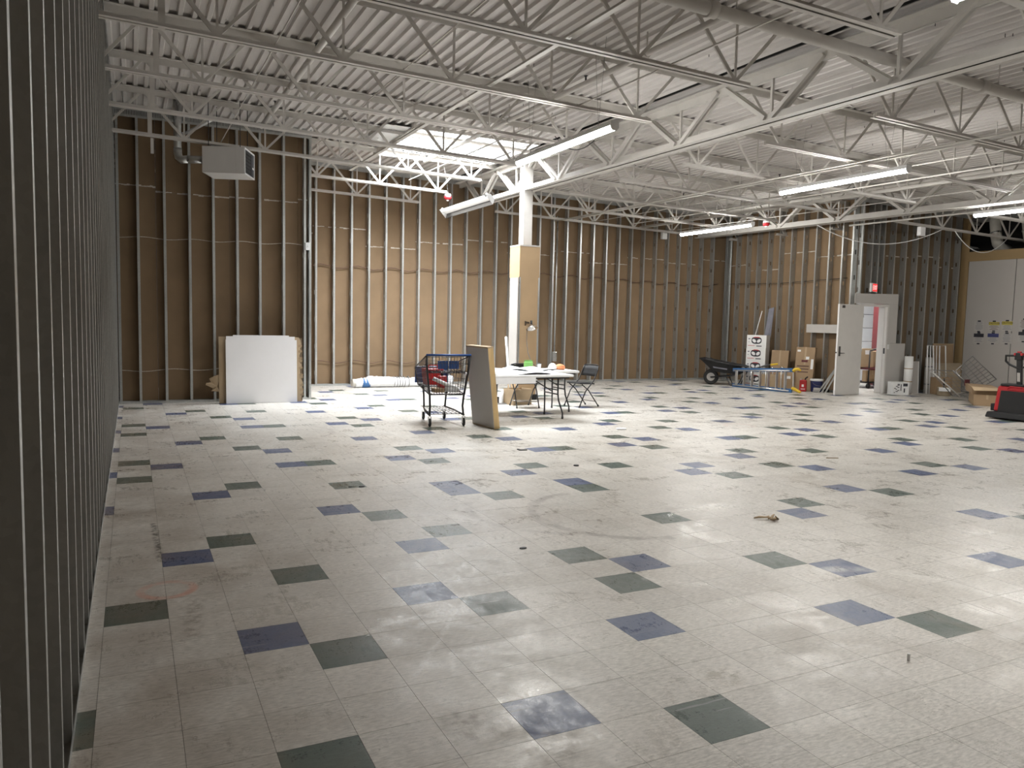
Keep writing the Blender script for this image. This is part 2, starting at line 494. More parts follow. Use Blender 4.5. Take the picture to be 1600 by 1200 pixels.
def boards(root, x0, x1, top, seams, mat='paper', first=1.22, rs=3):
    """gypsum boards standing behind the studs, each bay with its own seam height"""
    x = x0; k = 0; w = first
    r = random.Random(rs)
    while x < x1-.02:
        xe = min(x+w, x1); zs = seams[k % len(seams)]
        tp = top(x), top(xe)
        y0, y1 = SD+.003, SD+.019
        obj('gypsum_board', MB().b2((x+.002, y0, .012), (xe-.002, y1, zs)), mat, root)
        obj('gypsum_board', MB().hexa([(x+.002, y0, zs+.004), (xe-.002, y0, zs+.004), (xe-.002, y1, zs+.004), (x+.002, y1, zs+.004)],
                                      [(x+.002, y0, tp[0]), (xe-.002, y0, tp[1]), (xe-.002, y1, tp[1]), (x+.002, y1, tp[0])]), mat, root)
        # squeezed-out compound along the seam
        b = MB(); n = 14
        for i in range(n):
            a, c = x+(xe-x)*i/n, x+(xe-x)*(i+1)/n
            if r.random() < .18: continue
            hh = .006+.010*r.random(); dy = .004+.006*r.random()
            zc = zs+.002+r.uniform(-.006, .006)
            b.b2((a, y0-dy, zc-hh), (c, y0, zc+hh))
        obj('seam_compound', b, 'bead', root)
        x = xe; k += 1; w = 1.22

# ---- left wall (runs along Y, seen at a grazing angle)
wl = struct('wall_left', (XL, 0, 0), pi/2)         # local x -> +Y, local y -> -X
ys = [1.98-.406*k for k in range(12, 0, -1)]+[1.98+.406*k for k in range(0, 33)]
hl = 4.96
sl = stud_mesh(hl, 1)
wall_frame(wl, sl, [y for y in ys if y < YN+.1])
track(wl, -6, YN+.15, 0)
track(wl, -6, YN+.15, hl, 'top_track', .06, False)
boards(wl, -6, YN+.17, lambda x: hl, [2.44, 2.44], 'paper3')

# ---- near part of the back wall
wn = struct('wall_back_left', (0, YN, 0), 0)
hn = 4.93
sn = stud_mesh(hn, 1)
nx = [-.21, .10, .52, .925, 1.32, 1.725, 2.12, 2.545, 2.93]
wall_frame(wn, sn, nx)
obj('corner_stud', stud_mesh(hn, -1), 'galv', wn, (XN-.002, 0, 0))
track(wn, XL, XN, 0)
b = MB(); x = XL
b.b2((XL, -.006, hn-.04), (XN, -.004, zd(0, YN)-.03))
obj('slotted_top_track', b, 'galv', wn)
b = MB()
x = XL+.02
while x < XN-.02:
    b.b2((x, -.0075, hn+.0), (x+.008, -.006, hn+.075)); x += .025
o = obj('track_slots', b, 'dark', wn); o['kind'] = 'stuff'
boards(wn, XL, XN, lambda x: hn+.1, [3.78, 3.70, 3.72], 'paper', .63)
# ---- return of the near part
wr = struct('wall_back_return', (XN, YN+SD+.03, 0), pi/2)
obj('gypsum_board', MB().b2((0, 0, .01), (YB-YN, .016, 4.98)), 'paper', wr)

# ---- recessed back wall
wb = struct('wall_back', (0, YB, 0), 0)
sb = stud_mesh(4.98, 1)
bx = [3.32, 3.73] + [3.73+.4065*k for k in range(1, 30)]
bx = [x for x in bx if x < XR-.05]
for x in bx:
    obj('stud', sb, 'galv', wb, (x, 0, 0)).scale = (1, 1, (zd(x, YB)-.05)/4.98)
track(wb, XN, XR+.3, 0)
def slope_track(root, x0, x1, y, xf=None):
    b = MB(); z0, z1 = zd(x0, y)-.10, zd(x1, y)-.10
    b.hexa([(x0, -.004, z0), (x1, -.004, z1), (x1, -.002, z1), (x0, -.002, z0)], [(x0, -.004, z0+.1), (x1, -.004, z1+.1), (x1, -.002, z1+.1), (x0, -.002, z0+.1)])
    obj('top_track', b, 'galv', root)
slope_track(wb, XN, XR+.3, YB)
boards(wb, XN, XR+.4, lambda x: zd(x, YB)-.01, [3.46, 3.62, 3.24, 3.42, 3.55, 3.30, 3.42, 3.18, 3.38, 3.3], 'paper', .63)
# conduits clipped to the back wall and a corner bundle
cd = thing('wall_conduit', 'galvanised conduit running up the back wall just right of the column', 'conduit', (9.93, YB-.02, 0))
obj('pipe', MB().tube([(0, 0, .75), (0, 0, 4.3)], .022, 8), 'galv2', cd)
obj('box', MB().b2((-.07, -.06, .55), (.05, .0, .80)), 'galv2', cd, bevel=.006)

# ---- right rear wall (along Y)
w1 = struct('wall_right_rear', (XR, 0, 0), -pi/2)     # local x -> -Y, local y -> +X
s1 = stud_mesh(4.75, -1)
yy = YB-.15
lx = []
while yy > YD+.25: lx.append(-yy); yy -= .408
for x in lx: obj('stud', s1, 'galv', w1, (x, 0, 0)).scale = (1, 1, (zd(XR, -x)-.05)/4.75)
track(w1, -YB, -YD-.1, 0)
boards(w1, -YB, -YD-.1, lambda x: zd(XR, -x)-.01, [3.30, 3.12, 3.52, 3.36], 'paper', .8)
# end post of that wall: two boxed studs facing the hall
pe = obj('end_post', MB().b2((-YD-.16, -.002, 0), (-YD-.115, SD+.06, 4.66)), 'galv', w1)
b = MB()
for z in (.9, 1.9, 2.75, 3.35, 3.95): b.b2((-YD-.117, .06, z), (-YD-.1135, .10, z+.11))
obj('post_knockouts', b, 'dark', w1)
for k, (dx, dy) in enumerate(((-.05, -.04), (-.11, .02))):
    obj('corner_stud', stud_mesh(4.6, 1), 'galv', w1, (-YB+.12+.1*k, -.05-.03*k, 0))

# ---- wall with the door (along X), studs bare above and beside the opening
wd = struct('wall_door', (0, YD, 0), 0)
DX0, DX1, DH = 15.75, 16.62, 2.13
s2 = stud_mesh(4.62, 1); s2s = stud_mesh(2.3, 1)
x = 15.73
k = 0
xs2 = [15.66, 16.0, 16.22, 16.41] + [16.79+.41*i for i in range(0, 7)]
for x in xs2:
    if DX0-.1 < x < DX1+.05: obj('stud', s2s, 'galv', wd, (x, 0, 2.2)).scale = (1, 1, (zd(x, YD)-.05-2.2)/2.3)
    else: obj('stud', s2, 'galv', wd, (x, 0, 0)).scale = (1, 1, (zd(x, YD)-.05)/4.62)
track(wd, DX1+.1, XE, 0)
slope_track(wd, XR+.15, XE, YD)
def bd(x0, x1, z0, z1, mat='paper3'):
    obj('gypsum_board', MB().b2((x0+.002, SD+.003, z0), (x1-.002, SD+.019, z1)), mat, wd)
bd(XR+.1, DX0-.06, .01, 4.7); obj('return_board', MB().b2((XE+.05, -.05, .01), (XE+.07, SD+.02, 4.68)), 'trimwood', wd); bd(XE, XE+.25, .01, 4.68); bd(DX0-.06, DX1+.06, DH+.07, 3.4); bd(DX0-.06, DX1+.06, 3.405, 4.7)
for (a, c, zz) in ((DX1+.06, 17.5, 3.38), (17.5, 18.7, 3.44), (18.7, XE, 3.2)):
    bd(a, c, .01, zz); bd(a, c, zz+.005, 4.68)
    b = MB(); n = 10
    for i in range(n):
        if rnd.random() < .3: continue
        p, q = a+(c-a)*i/n, a+(c-a)*(i+1)/n
        b.b2((p, SD-.005, zz-.012), (q, SD+.003, zz+.014))
    obj('seam_compound', b, 'bead', wd)
# grey boards fixed round the door frame
obj('header_board', MB().hexa([(15.50, -.018, DH+.06), (17.02, -.018, DH+.06), (17.02, -.004, DH+.06), (15.50, -.004, DH+.06)],
                              [(15.50, -.018, 2.42), (17.02, -.018, 2.45), (17.02, -.004, 2.45), (15.50, -.004, 2.42)]), 'gypsum', wd)
obj('side_board', MB().b2((DX1+.06, -.018, 1.24), (17.02, -.004, DH+.058)), 'gypsum', wd)
obj('lower_board', MB().b2((DX1+.06, -.018, .005), (17.36, -.004, 1.236)), 'gypsum', wd)
# light switch
sw = thing('light_switch', 'white light switch plate on grey board right of the door', 'light switch', (16.74, YD-.018, 1.15))
obj('plate', MB().b2((-.035, -.008, -.058), (.035, 0, .058)), 'white_plastic', sw, bevel=.003)
obj('toggle', MB().b2((-.008, -.018, -.012), (.008, -.008, .012)), 'white_plastic', sw)

# ---- panelled room at the right
we = struct('wall_right', (XE, 0, 0), -pi/2)      # local x -> -Y, y -> +X
y = YD-.10; k = 0
while y > FY0:
    ye = max(y-1.215, FY0)
    obj('wall_panel', MB().b2((-y+.009, 0, .01), (-ye-.009, .02, 3.37)), 'panelwall', we)
    y = ye
obj('panel_backing', MB().b2((-YD, .021, 0), (-FY0, .04, 3.4)), 'dark', we)
obj('corner_trim', MB().b2((-YD, -.012, 0), (-YD+.095, .05, 3.62)), 'trimwood', we)
obj('head_trim', MB().b2((-YD+.095, -.010, 3.372), (-FY0, .05, 3.62)), 'trimwood', we)
wu = struct('wall_right_upper', (21.0, 0, 0), -pi/2)
obj('gypsum_board', MB().b2((-YD-2.5, 0, 0), (-FY0, .02, 4.7)), 'dark', wu)
obj('room_lid', MB().b2((-YD, -1.46, 3.5), (-FY0, 0, 3.52)), 'dark', wu)
# ---- wall behind the photographer
wf = struct('wall_front', (0, FY0, 0))
for k in range(18):
    obj('gypsum_board', MB().b2((-.4+1.22*k+.002, -.02, .01), (-.4+1.22*(k+1)-.002, 0, 5.2)), 'paper2', wf)

# ================================================================== DOOR
dr = struct('door_1', (0, YD, 0))
fw = .052
obj('door_jamb', MB().b2((DX0-fw, -.045, 0), (DX0, SD+.06, DH+fw)), 'door', dr, bevel=.004)
obj('door_jamb', MB().b2((DX1, -.045, 0), (DX1+fw, SD+.06, DH+fw)), 'door', dr, bevel=.004)
obj('door_head', MB().b2((DX0, -.045, DH), (DX1, SD+.06, DH+fw)), 'door', dr, bevel=.004)
obj('door_stop', MB().b2((DX1-.016, .03, 0), (DX1, .07, DH)), 'door', dr)
obj('strike_plate', MB().b2((DX1-.002, -.03, .98), (DX1+.001, .015, 1.12)), 'black_metal', dr)
leaf = empty('door_leaf', (DX0-.01, -.06, 0), radians(-174), dr)
LW = .93
obj('leaf_panel', MB().b2((0, -.022, .012), (LW, .022, DH+.02)), 'door', leaf, bevel=.003)
obj('leaf_edge', MB().b2((LW, -.021, .014), (LW+.003, .021, DH+.018)), 'white', leaf)
obj('lock_plate', MB().b2((LW-.11, .022, .93), (LW-.045, .032, 1.16)), 'darkmetal', leaf, bevel=.003)
obj('lever_handle', MB().tube([(LW-.08, .03, 1.0), (LW-.08, .08, 1.0), (LW-.19, .08, 1.0)], .010, 8), 'darkmetal', leaf)
obj('lever_handle', MB().tube([(LW-.08, -.02, 1.0), (LW-.08, -.07, 1.0), (LW-.19, -.07, 1.0)], .010, 8), 'darkmetal', leaf)
obj('latch', MB().b2((LW, -.01, 1.0), (LW+.03, .01, 1.03)), 'darkmetal', leaf)
obj('closer_bracket', MB().b2((LW-.20, .022, DH-.07), (LW-.10, .034, DH-.01)), 'darkmetal', leaf, bevel=.003)
for z in (.25, 1.05, 1.85): obj('hinge', MB().tube([(-.004, .022, z), (-.004, .022, z+.1)], .008, 8), 'alu', leaf)

# corridor beyond the door
co = struct('wall_corridor', (0, 0, 0))
n = 7
for k in range(n):
    obj('wall_board', MB().b2((15.75, 16.2, .40*k+.01), (20.9, 16.22, .40*(k+1)-.004)), 'hall', co)
obj('side_wall', MB().b2((20.9, YD+.3, 0), (20.92, 16.2, 2.7)), 'hall', co)
obj('side_wall', MB().b2((15.72, YD+.35, 0), (15.74, 16.2, 2.7)), 'hall', co)
obj('corridor_ceiling', MB().b2((15.72, YD+.3, 2.7), (20.92, 16.22, 2.72)), 'hall', co)
obj('corridor_lamp', MB().b2((17.2, 14.2, 2.66), (18.4, 14.8, 2.69)), 'hall_lamp', co)
cc = tag(obj('corridor_column', MB().b2((-.09, -.09, 0), (.09, .09, 2.69)), 'maroon', None, (18.78, 15.1, 0), bevel=.004), 'dark red steel column seen through the open door', 'column')

# ================================================================== ROOF
ce = struct('ceiling')
PIT = .1524
HX0, HX1, HY0, HY1 = 4.5, 4.5+PIT*16, 13.25, 15.75
def deck_sheet(x0, n, y0, y1, skew=0):
    """n flutes of trapezoid deck, underside at zd"""
    prof = []
    for k in range(n):
        a = x0+k*PIT
        prof += [(a, 0), (a+.044, 0), (a+.058, .038), (a+.138, .038)]
    prof.append((x0+n*PIT, 0))
    b = MB(); t = .0
    vs = []; fs = []
    m = len(prof)
    for y in (y0, y1):
        vs += [(x, y, zd(x, y)+h) for x, h in prof]
    fs = [(i, i+1, m+i+1, m+i) for i in range(m-1)]
    return b.add(vs, fs)
def sheet_range(xa, xb, ysegs):
    x = xa
    while x < xb-.01:
        n = min(6, int(round((xb-x)/PIT)))
        for (p, q) in ysegs: obj('deck_sheet', deck_sheet(x, n, p, q), 'deck', ce)
        x += n*PIT
nl = int((HX0+.5)/PIT)+1
sheet_range(HX0-PIT*nl, HX0, [(FY0, YB+.3)])
sheet_range(HX0, HX1, [(FY0, HY0), (HY1, YB+.3)])
sheet_range(HX1+.085, HX1+.085+PIT*93, [(FY0, YB+.3)])
obj('roof_board', MB().hexa([(-.6, FY0, zd(-.6, FY0)+.045), (HX0, FY0, zd(HX0, FY0)+.045), (HX0, YB+.3, zd(HX0, YB)+.05), (-.6, YB+.3, zd(-.6, YB)+.05)],
    [(-.6, FY0, zd(-.6, FY0)+.08), (HX0, FY0, zd(HX0, FY0)+.08), (HX0, YB+.3, zd(HX0, YB)+.08), (-.6, YB+.3, zd(-.6, YB)+.08)]), 'dark', ce)
obj('roof_board', MB().hexa([(HX1, FY0, zd(HX1, FY0)+.045), (21.2, FY0, zd(21.2, FY0)+.045), (21.2, YB+.3, zd(21.2, YB)+.05), (HX1, YB+.3, zd(HX1, YB)+.05)],
    [(HX1, FY0, zd(HX1, FY0)+.08), (21.2, FY0, zd(21.2, FY0)+.08), (21.2, YB+.3, zd(21.2, YB)+.08), (HX1, YB+.3, zd(HX1, YB)+.08)]), 'dark', ce)
for p, q in ((FY0, HY0), (HY1, YB+.3)):
    obj('roof_board', MB().hexa([(HX0, p, zd(HX0, p)+.045), (HX1, p, zd(HX1, p)+.045), (HX1, q, zd(HX1, q)+.045), (HX0, q, zd(HX0, q)+.045)],
        [(HX0, p, zd(HX0, p)+.08), (HX1, p, zd(HX1, p)+.08), (HX1, q, zd(HX1, q)+.08), (HX0, q, zd(HX0, q)+.08)]), 'dark', ce)
# dark closure strip over the girder
b = MB(); q = random.Random(4)
for k in range(150):
    x, y = q.uniform(.2, 19), q.uniform(3.5, 17.5)
    if HX0-.1 < x < HX1+.2 and HY0-.1 < y < HY1+.1: continue
    b.b2((x-.003, y-.003, zd(x, y)-.03), (x+.003, y+.003, zd(x, y)+.01))
o = obj('deck_screws', b, 'black_metal', ce); o['kind'] = 'stuff'
# ---- skylight
sk = struct('window_1', ((HX0+HX1)/2, (HY0+HY1)/2, zd((HX0+HX1)/2, (HY0+HY1)/2)))
hw, hl2 = (HX1-HX0)/2, (HY1-HY0)/2
GZ = .12
for (a, c, nm) in (((-hw-.03, -hl2-.03), (-hw, hl2+.03), 'curb'), ((hw, -hl2-.03), (hw+.03, hl2+.03), 'curb'), ((-hw, -hl2-.03), (hw, -hl2, ), 'curb'), ((-hw, hl2), (hw, hl2+.03), 'curb')):
    obj(nm, MB().b2((a[0], a[1], -.05), (c[0], c[1], GZ+.08)), 'steel_white', sk)
obj('glazing_pane', MB().b2((-hw, -hl2, GZ+.02), (hw, -.03, GZ+.03)), 'glazing', sk)
obj('glazing_pane', MB().b2((-hw, .03, GZ+.02), (hw, hl2, GZ+.03)), 'glazing', sk)
obj('mullion', MB().b2((-hw, -.03, GZ-.02), (hw, .03, GZ+.04)), 'steel_white', sk)
b = MB(); s_ = .10
k = int(hw/s_); kk = int(hl2/.21)
for i in range(-k, k+1): b.b2((i*s_-.006, -hl2, GZ-.055), (i*s_+.006, hl2, GZ-.030))
for i in range(-kk, kk+1): b.b2((-hw, i*.21-.004, GZ-.055), (hw, i*.21+.004, GZ-.030))
obj('guard_grid', b, 'wire', sk)
obj('closure_plate', MB().b2((-hw-.5, -hl2+.1, -.012), (-hw-.02, hl2-.6, -.006)), 'galv2', sk)

# ---- bar joists
def angle_pair(b, x0, x1, z, w, up, gap=.022, t=.006, slope=-.026):
    """double angle chord along x; horizontal legs at z, vertical legs up or down"""
    for sg in (-1, 1):
        y0, y1 = sg*gap/2, sg*(gap/2+w)
        ya, yc = min(y0, y1), max(y0, y1)
        def hx(ya, yc, za, zc):
            b.hexa([(x0, ya, za+slope*x0), (x1, ya, za+slope*x1), (x1, yc, za+slope*x1), (x0, yc, za+slope*x0)],
                   [(x0, ya, zc+slope*x0), (x1, ya, zc+slope*x1), (x1, yc, zc+slope*x1), (x0, yc, zc+slope*x0)])
        hx(ya, yc, z, z+t) if up else hx(ya, yc, z-t, z)
        yv = (y0, y0+sg*t); 
        hx(min(yv), max(yv), z, z+w) if up else hx(min(yv), max(yv), z-w, z)
    return b
JD = .715
def joist_proto(name, label, x0, x1, bx0, bx1, nodes):
    """local origin at world x=0; built in world x so that the roof fall is baked in"""
    root = thing(name, label, 'joist')
    obj('top_chord', angle_pair(MB(), x0, x1, JD, .080, False), 'steel_white', root)
    obj('bottom_chord', angle_pair(MB(), bx0, bx1, 0, .050, True), 'steel_white', root)
    s = -.026
    def mem(xa, za, xb, zc, w, y=0):
        obj('web_member', MB().bar((xa, y, za+s*xa), (xb, y, zc+s*xb), w, w*.5, (0, 1, 0)), 'steel_white', root)
    if x0 < 0:
        mem(-.34, .03, .20, JD-.03, .036); mem(.30, -.0, .30, JD-.01, .062)
    h = .625
    for i, x in enumerate(nodes):
        mem(x, .03, x-h+.03, JD-.03, .042)
        mem(x, .03, x+h-.03, JD-.03, .034)
        mem(x, .03, x, JD-.03, .026)
    return root
JY = [17.35-1.79*k for k in range(0, 10)]
def zroot(y): return 4.20+.026*6.3+.009*(y-13)
nodesL = [.80, 2.05, 3.30, 4.55, 5.80]
nodesR = [8.25+1.25*k for k in range(5)]
nodesF = [15.6+1.25*k for k in range(4)]
for nm, x0, x1, bx0, bx1, nodes, side in (('bar_joist', -.36, GX-.02, -.36, 6.0, nodesL, 'left of column girder'),
                                    ('bar_joist', GX+.02, BX-.02, 7.95, 13.5, nodesR, 'between the two girders'),
                                    ('bar_joist', BX+.02, 20.9, 15.3, 20.9, nodesF, 'beyond far girder')):
    first = None
    for k, yj in enumerate(JY):
        if side.startswith('beyond') and k > 6: continue
        lab = 'white bar joist, %s from back wall, %s' % (ORD[k], side)
        if first is None:
            first = joist_proto(nm, lab, x0, x1, bx0, bx1, nodes); first.location = (0, yj, zroot(yj))
            first['group'] = 'roof joists '+side
        else: dup(first, (0, yj, zroot(yj)), None, lab)

# ---- joist girders along Y
def girder(label, X, y0, y1, phase, w, d):
    root = thing('joist_girder', label, 'girder', (X, 0, 0))
    zz = lambda y: zb(X, y)
    def chord(nm, up, zoff):
        b = MB(); t = .010; gap = .03
        for sg in (-1, 1):
            xa, xc = sorted((sg*gap/2, sg*(gap/2+w)))
            xv = sorted((sg*gap/2, sg*(gap/2+t)))
            for (p, q, za, zc) in ((xa, xc, 0, t), (xv[0], xv[1], 0, w)):
                if not up: za, zc = -zc, -za
                b.hexa([(p, y0, zz(y0)+zoff+za), (q, y0, zz(y0)+zoff+za), (q, y1, zz(y1)+zoff+za), (p, y1, zz(y1)+zoff+za)],
                       [(p, y0, zz(y0)+zoff+zc), (q, y0, zz(y0)+zoff+zc), (q, y1, zz(y1)+zoff+zc), (p, y1, zz(y1)+zoff+zc)])
        obj(nm, b, 'steel_white', root)
    chord('bottom_chord', True, 0); chord('top_chord', False, d)
    ytop = [y for y in JY if y0 < y < y1]
    for y in ytop:
        for sg in (-1, 1):
            yb = y+sg*.895
            if not y0 < yb < y1: continue
            b = MB()
            for dx in (-.045, .045):
                b.bar((dx, y+sg*.07, zz(y)+d-.05), (dx, yb-sg*.06, zz(yb)+.06), .055, .045, (1, 0, 0))
            obj('web_member', b, 'steel_white', root)
        yb = y+.895
        if y0 < yb < y1: obj('web_member', MB().bar((0, yb, zz(yb)+.05), (0, yb, zz(yb)+d-.05), .035, .03, (1, 0, 0)), 'steel_white', root)
    return root
girder('heavy white joist girder resting on the steel column', GX, FY0+.05, YB-.05, 0, .115, .645)
girder('heavy white joist girder in front of the right rear wall', BX, FY0+.05, YB-.05, 0, .13, .645)

# ---- column
CX, CY = 7.15, 14.12
col = thing('steel_column', 'white square steel column carrying the girder beside the skylight', 'column', (CX, CY, 0))
obj('shaft', MB().b2((-.10, -.10, 0), (.10, .10, zb(GX, CY)+.55)), 'steel_white', col, bevel=.006)
obj('cap_plate', MB().b2((-.14, -.16, zb(GX, CY)+.55), (.16, .16, zb(GX, CY)+.565)), 'steel_white', col)
obj('stabiliser_plate', MB().b2((-.012, -.24, zb(GX, CY)+.01), (.012, .24, zb(GX, CY)+.13)), 'steel_white', col)
cw = thing('column_cover', 'tan gypsum column cover with metal corner beads', 'column cover', (CX, CY, 0))
HWc = .225; HC = 3.10
obj('front_board', MB().b2((-HWc, -HWc, .01), (HWc, -HWc+.016, HC)), 'paper2', cw)
obj('side_board', MB().b2((-HWc, -HWc+.016, .01), (-HWc+.016, HWc, HC)), 'paper2', cw)
obj('side_board', MB().b2((HWc-.016, -HWc+.016, .01), (HWc, HWc, HC)), 'paper2', cw)
obj('back_board', MB().b2((-HWc+.016, HWc-.016, .01), (HWc-.016, HWc, HC)), 'paper2', cw)
obj('corner_bead', MB().b2((-HWc-.004, -HWc-.004, .01), (-HWc+.028, -HWc, 2.46)).b2((-HWc-.004, -HWc-.004, .01), (-HWc, -HWc+.03, 2.46)), 'galv2', cw)
obj('corner_bead', MB().b2((HWc-.028, -HWc-.004, .01), (HWc+.004, -HWc, 2.46)), 'galv2', cw)
obj('corner_bead', MB().b2((-HWc-.004, HWc-.03, .01), (-HWc, HWc, 2.46)), 'galv2', cw)
obj('top_bead', MB().b2((-HWc-.004, -HWc-.004, HC-.03), (HWc+.004, -HWc, HC)).b2((-HWc-.004, -HWc, HC-.03), (-HWc, HWc, HC)), 'gypsum', cw)
obj('facing_strip', MB().b2((-HWc-.010, -HWc+.04, .6), (-HWc-.004, HWc-.05, 2.45)), 'panelwall', cw)
obj('cove_base', MB().b2((-HWc-.008, -HWc-.008, 0), (HWc+.008, HWc+.008, .11)), 'black', cw)

# ---- strip lights
def strip(label, x, y0, y1, z=3.83, lit=True):
    t = thing('strip_light', label, 'strip light', (x, (y0+y1)/2, z), 0, 'strip lights hung below the joists')
    l = (y1-y0)/2
    b = MB().prism([(-.055, .02), (-.045, .075), (.045, .075), (.055, .02)], 1, -l, l)
    obj('housing', b, 'white', t)
    pr = [(-.052, .02)]+[(.052*cos(pi+a*pi/6), .02+.05*sin(pi+a*pi/6)) for a in range(0, 7)]
    obj('diffuser', MB().prism(pr[1:], 1, -l+.01, l-.01), 'tube', t)
    for s in (-1, 1):
        obj('end_cap', MB().prism([(-.056, .0), (-.056, .078), (.056, .078), (.056, 0), (.03, -.032), (-.03, -.032)], 1, s*l-.006 if s > 0 else s*l-.006, s*l+.006), 'white', t)
        zt = zd(x, (y0+y1)/2)-z+.004
        obj('hanger_wire', MB().tube([(0, s*(l-.35), .07), (0, s*(l-.35)+.12*s, zt)], .0025, 5), 'wire', t)
        obj('hanger_wire', MB().tube([(0, s*(l-.35), .07), (0, s*(l-.35)-.12*s, zt)], .0025, 5), 'wire', t)
    return t
strip('lit strip light in front of the column, above the tables', 5.0, 7.68, 10.13)
strip('lit strip light hung mid hall right of the column', 9.85, 7.57, 9.96)
strip('lit strip light near the rear right corner', 12.45, 13.4, 15.9)
strip('lit strip light at the right edge, before the panelled room', 14.8, 7.4, 9.85)
strip('lit strip light cut off by the top edge of the photo', 5.0, 1.12, 3.58)
# older reflector fitting behind the column
t = thing('reflector_light', 'older bare tube light with galvanised reflector left of the column', 'strip light', (6.06, 14.7, 3.86))
t.rotation_euler = (0, radians(48), 0)
obj('reflector', MB().prism([(-.12, -.02), (-.08, .05), (-.055, .075), (.055, .075), (.08, .05), (.12, -.02), (.113, -.022), (.074, .042), (.05, .066), (-.05, .066), (-.074, .042), (-.113, -.022)], 1, -1.22, 1.22), 'darkmetal', t)
obj('ballast_cover', MB().b2((-.05, -1.2, .04), (.05, 1.2, .066)), 'white', t)
obj('tube', MB().tube([(-.07, -1.17, -.005), (-.07, 1.17, -.005)], .024, 10), 'old_tube', t)
for s in (-1, 1):
    obj('end_plate', MB().prism([(-.12, -.02), (-.08, .05), (-.055, .075), (.055, .075), (.08, .05), (.12, -.02)], 1, s*1.22-.003, s*1.22+.003), 'white', t)
    obj('lamp_holder', MB().b2((-.11, s*1.17-.012, -.03), (-.06, s*1.17+.012, .05)), 'white', t)
    obj('hanger_wire', MB().tube([(-.06*0, s*.9, .07), (-.90, s*.9, .62)], .003, 5), 'wire', t)

# ---- sprinkler pipes, bridging, conduits
def zz_(x, y, dz): return zb(x, y)+dz
mp = thing('sprinkler_main', 'thick white sprinkler main crossing the ceiling towards the right', 'pipe')
obj('pipe', MB().tube([(XL+.3, 5.95, zz_(0, 5.95, .36)), (20.4, 5.95, zz_(20.4, 5.95, .36))], .062, 14), 'pipe_white', mp)
for x in (4.9, 8.9, 12.6, 16): 
    obj('coupling', MB().tube([(x-.05, 5.95, zz_(x, 5.95, .36)), (x+.05, 5.95, zz_(x, 5.95, .36))], .078, 14), 'pipe_white', mp)
    obj('hanger', MB().tube([(x+.3, 5.95, zz_(x, 5.95, .42)), (x+.3, 5.95, zz_(x, 5.95, .72))], .006, 6), 'pipe_white', mp)
def branch(label, x, y0, y1, dz, r, heads=True):
    t = thing('sprinkler_branch', label, 'pipe', (x, 0, 0))
    obj('pipe', MB().tube([(0, y0, zz_(x, y0, dz)), (0, y1, zz_(x, y1, dz))], r, 10), 'pipe_white', t)
    y = y0+.8
    while y < y1 and heads:
        z = zz_(x, y, dz)
        obj('sprinkler_head', MB().tube([(0, y, z), (0, y, z+r+.05)], .012, 6).lathe([(.004, 0), (.026, .004), (.03, .01), (.004, .012)], (0, y, z+r+.05), 8), 'black_metal', t)
        y += 3.0
    y = y0+1.9
    while y < y1:
        obj('pipe_clamp', MB().tube([(0, y-.012, zz_(x, y, dz)), (0, y+.012, zz_(x, y, dz))], r+.012, 10).bar((0, y, zz_(x, y, dz)+r), (0, y, zz_(x, y, .70)), .012, .012), 'pipe_white', t)
        y += 3.58
branch('white sprinkler branch left of the column girder', 5.27, 2.0, 14.9, .46, .034)
branch('white sprinkler branch above the unit heater side', 2.05, 5.95, 14.2, .50, .040)
branch('white sprinkler branch right of the column girder', 8.55, 2.0, 17.2, .46, .034)
branch('white sprinkler branch over the middle of the right bay', 11.6, 2.0, 17.2, .46, .034)
branch('white sprinkler branch beside the far girder', 13.7, 2.0, 17.0, .46, .034)
def rod(label, x, dz, r, y0=FY0+.1, y1=YB-.1, nm='bridging_rod', mat='steel_white', cat='rod'):
    t = obj(nm, MB().tube([(x, y0, zz_(x, y0, dz)), (x, (y0+y1)/2, zz_(x, (y0+y1)/2, dz)-.01), (x, y1, zz_(x, y1, dz))], r, 6), mat)
    tag(t, label, cat)
rod('thin bridging rod under the joists, left of the column girder', 4.95, .055, .009, y1=14.9)
rod('thin bridging rod under the joists near the left wall', 1.35, .055, .008, y1=14.6)
rod('thin bridging rod through the middle of the right bay', 10.75, .055, .009)
rod('thin bridging rod towards the far girder', 13.2, .055, .009)
rod('thin bridging rod at deck level left of the skylight', 3.3, .64, .009)
def flat_brace(label, x, dz, w=.06, y0=FY0+.1, y1=YB-.1):
    t = thing('bridging_angle', label, 'brace', (x, 0, 0))
    obj('angle', MB().bar((0, y0, zz_(x, y0, dz)), (0, y1, zz_(x, y1, dz)), w, .006).bar((w/2, y0, zz_(x, y0, dz)+w/2), (w/2, y1, zz_(x, y1, dz)+w/2), .006, w), 'steel_white', t)
    obj('clip', MB().box((0, JY[3], zz_(x, JY[3], dz)+.02), (.08, .10, .03)), 'steel_white', t)
flat_brace('white bridging angle on the joist bottoms, mid left bay', 3.75, .068, y1=14.8)
flat_brace('white bridging angle on the joist bottoms, mid right bay', 10.2, .068)
flat_brace('white bridging angle on the joist bottoms, right of the strip lights', 12.4, .068)
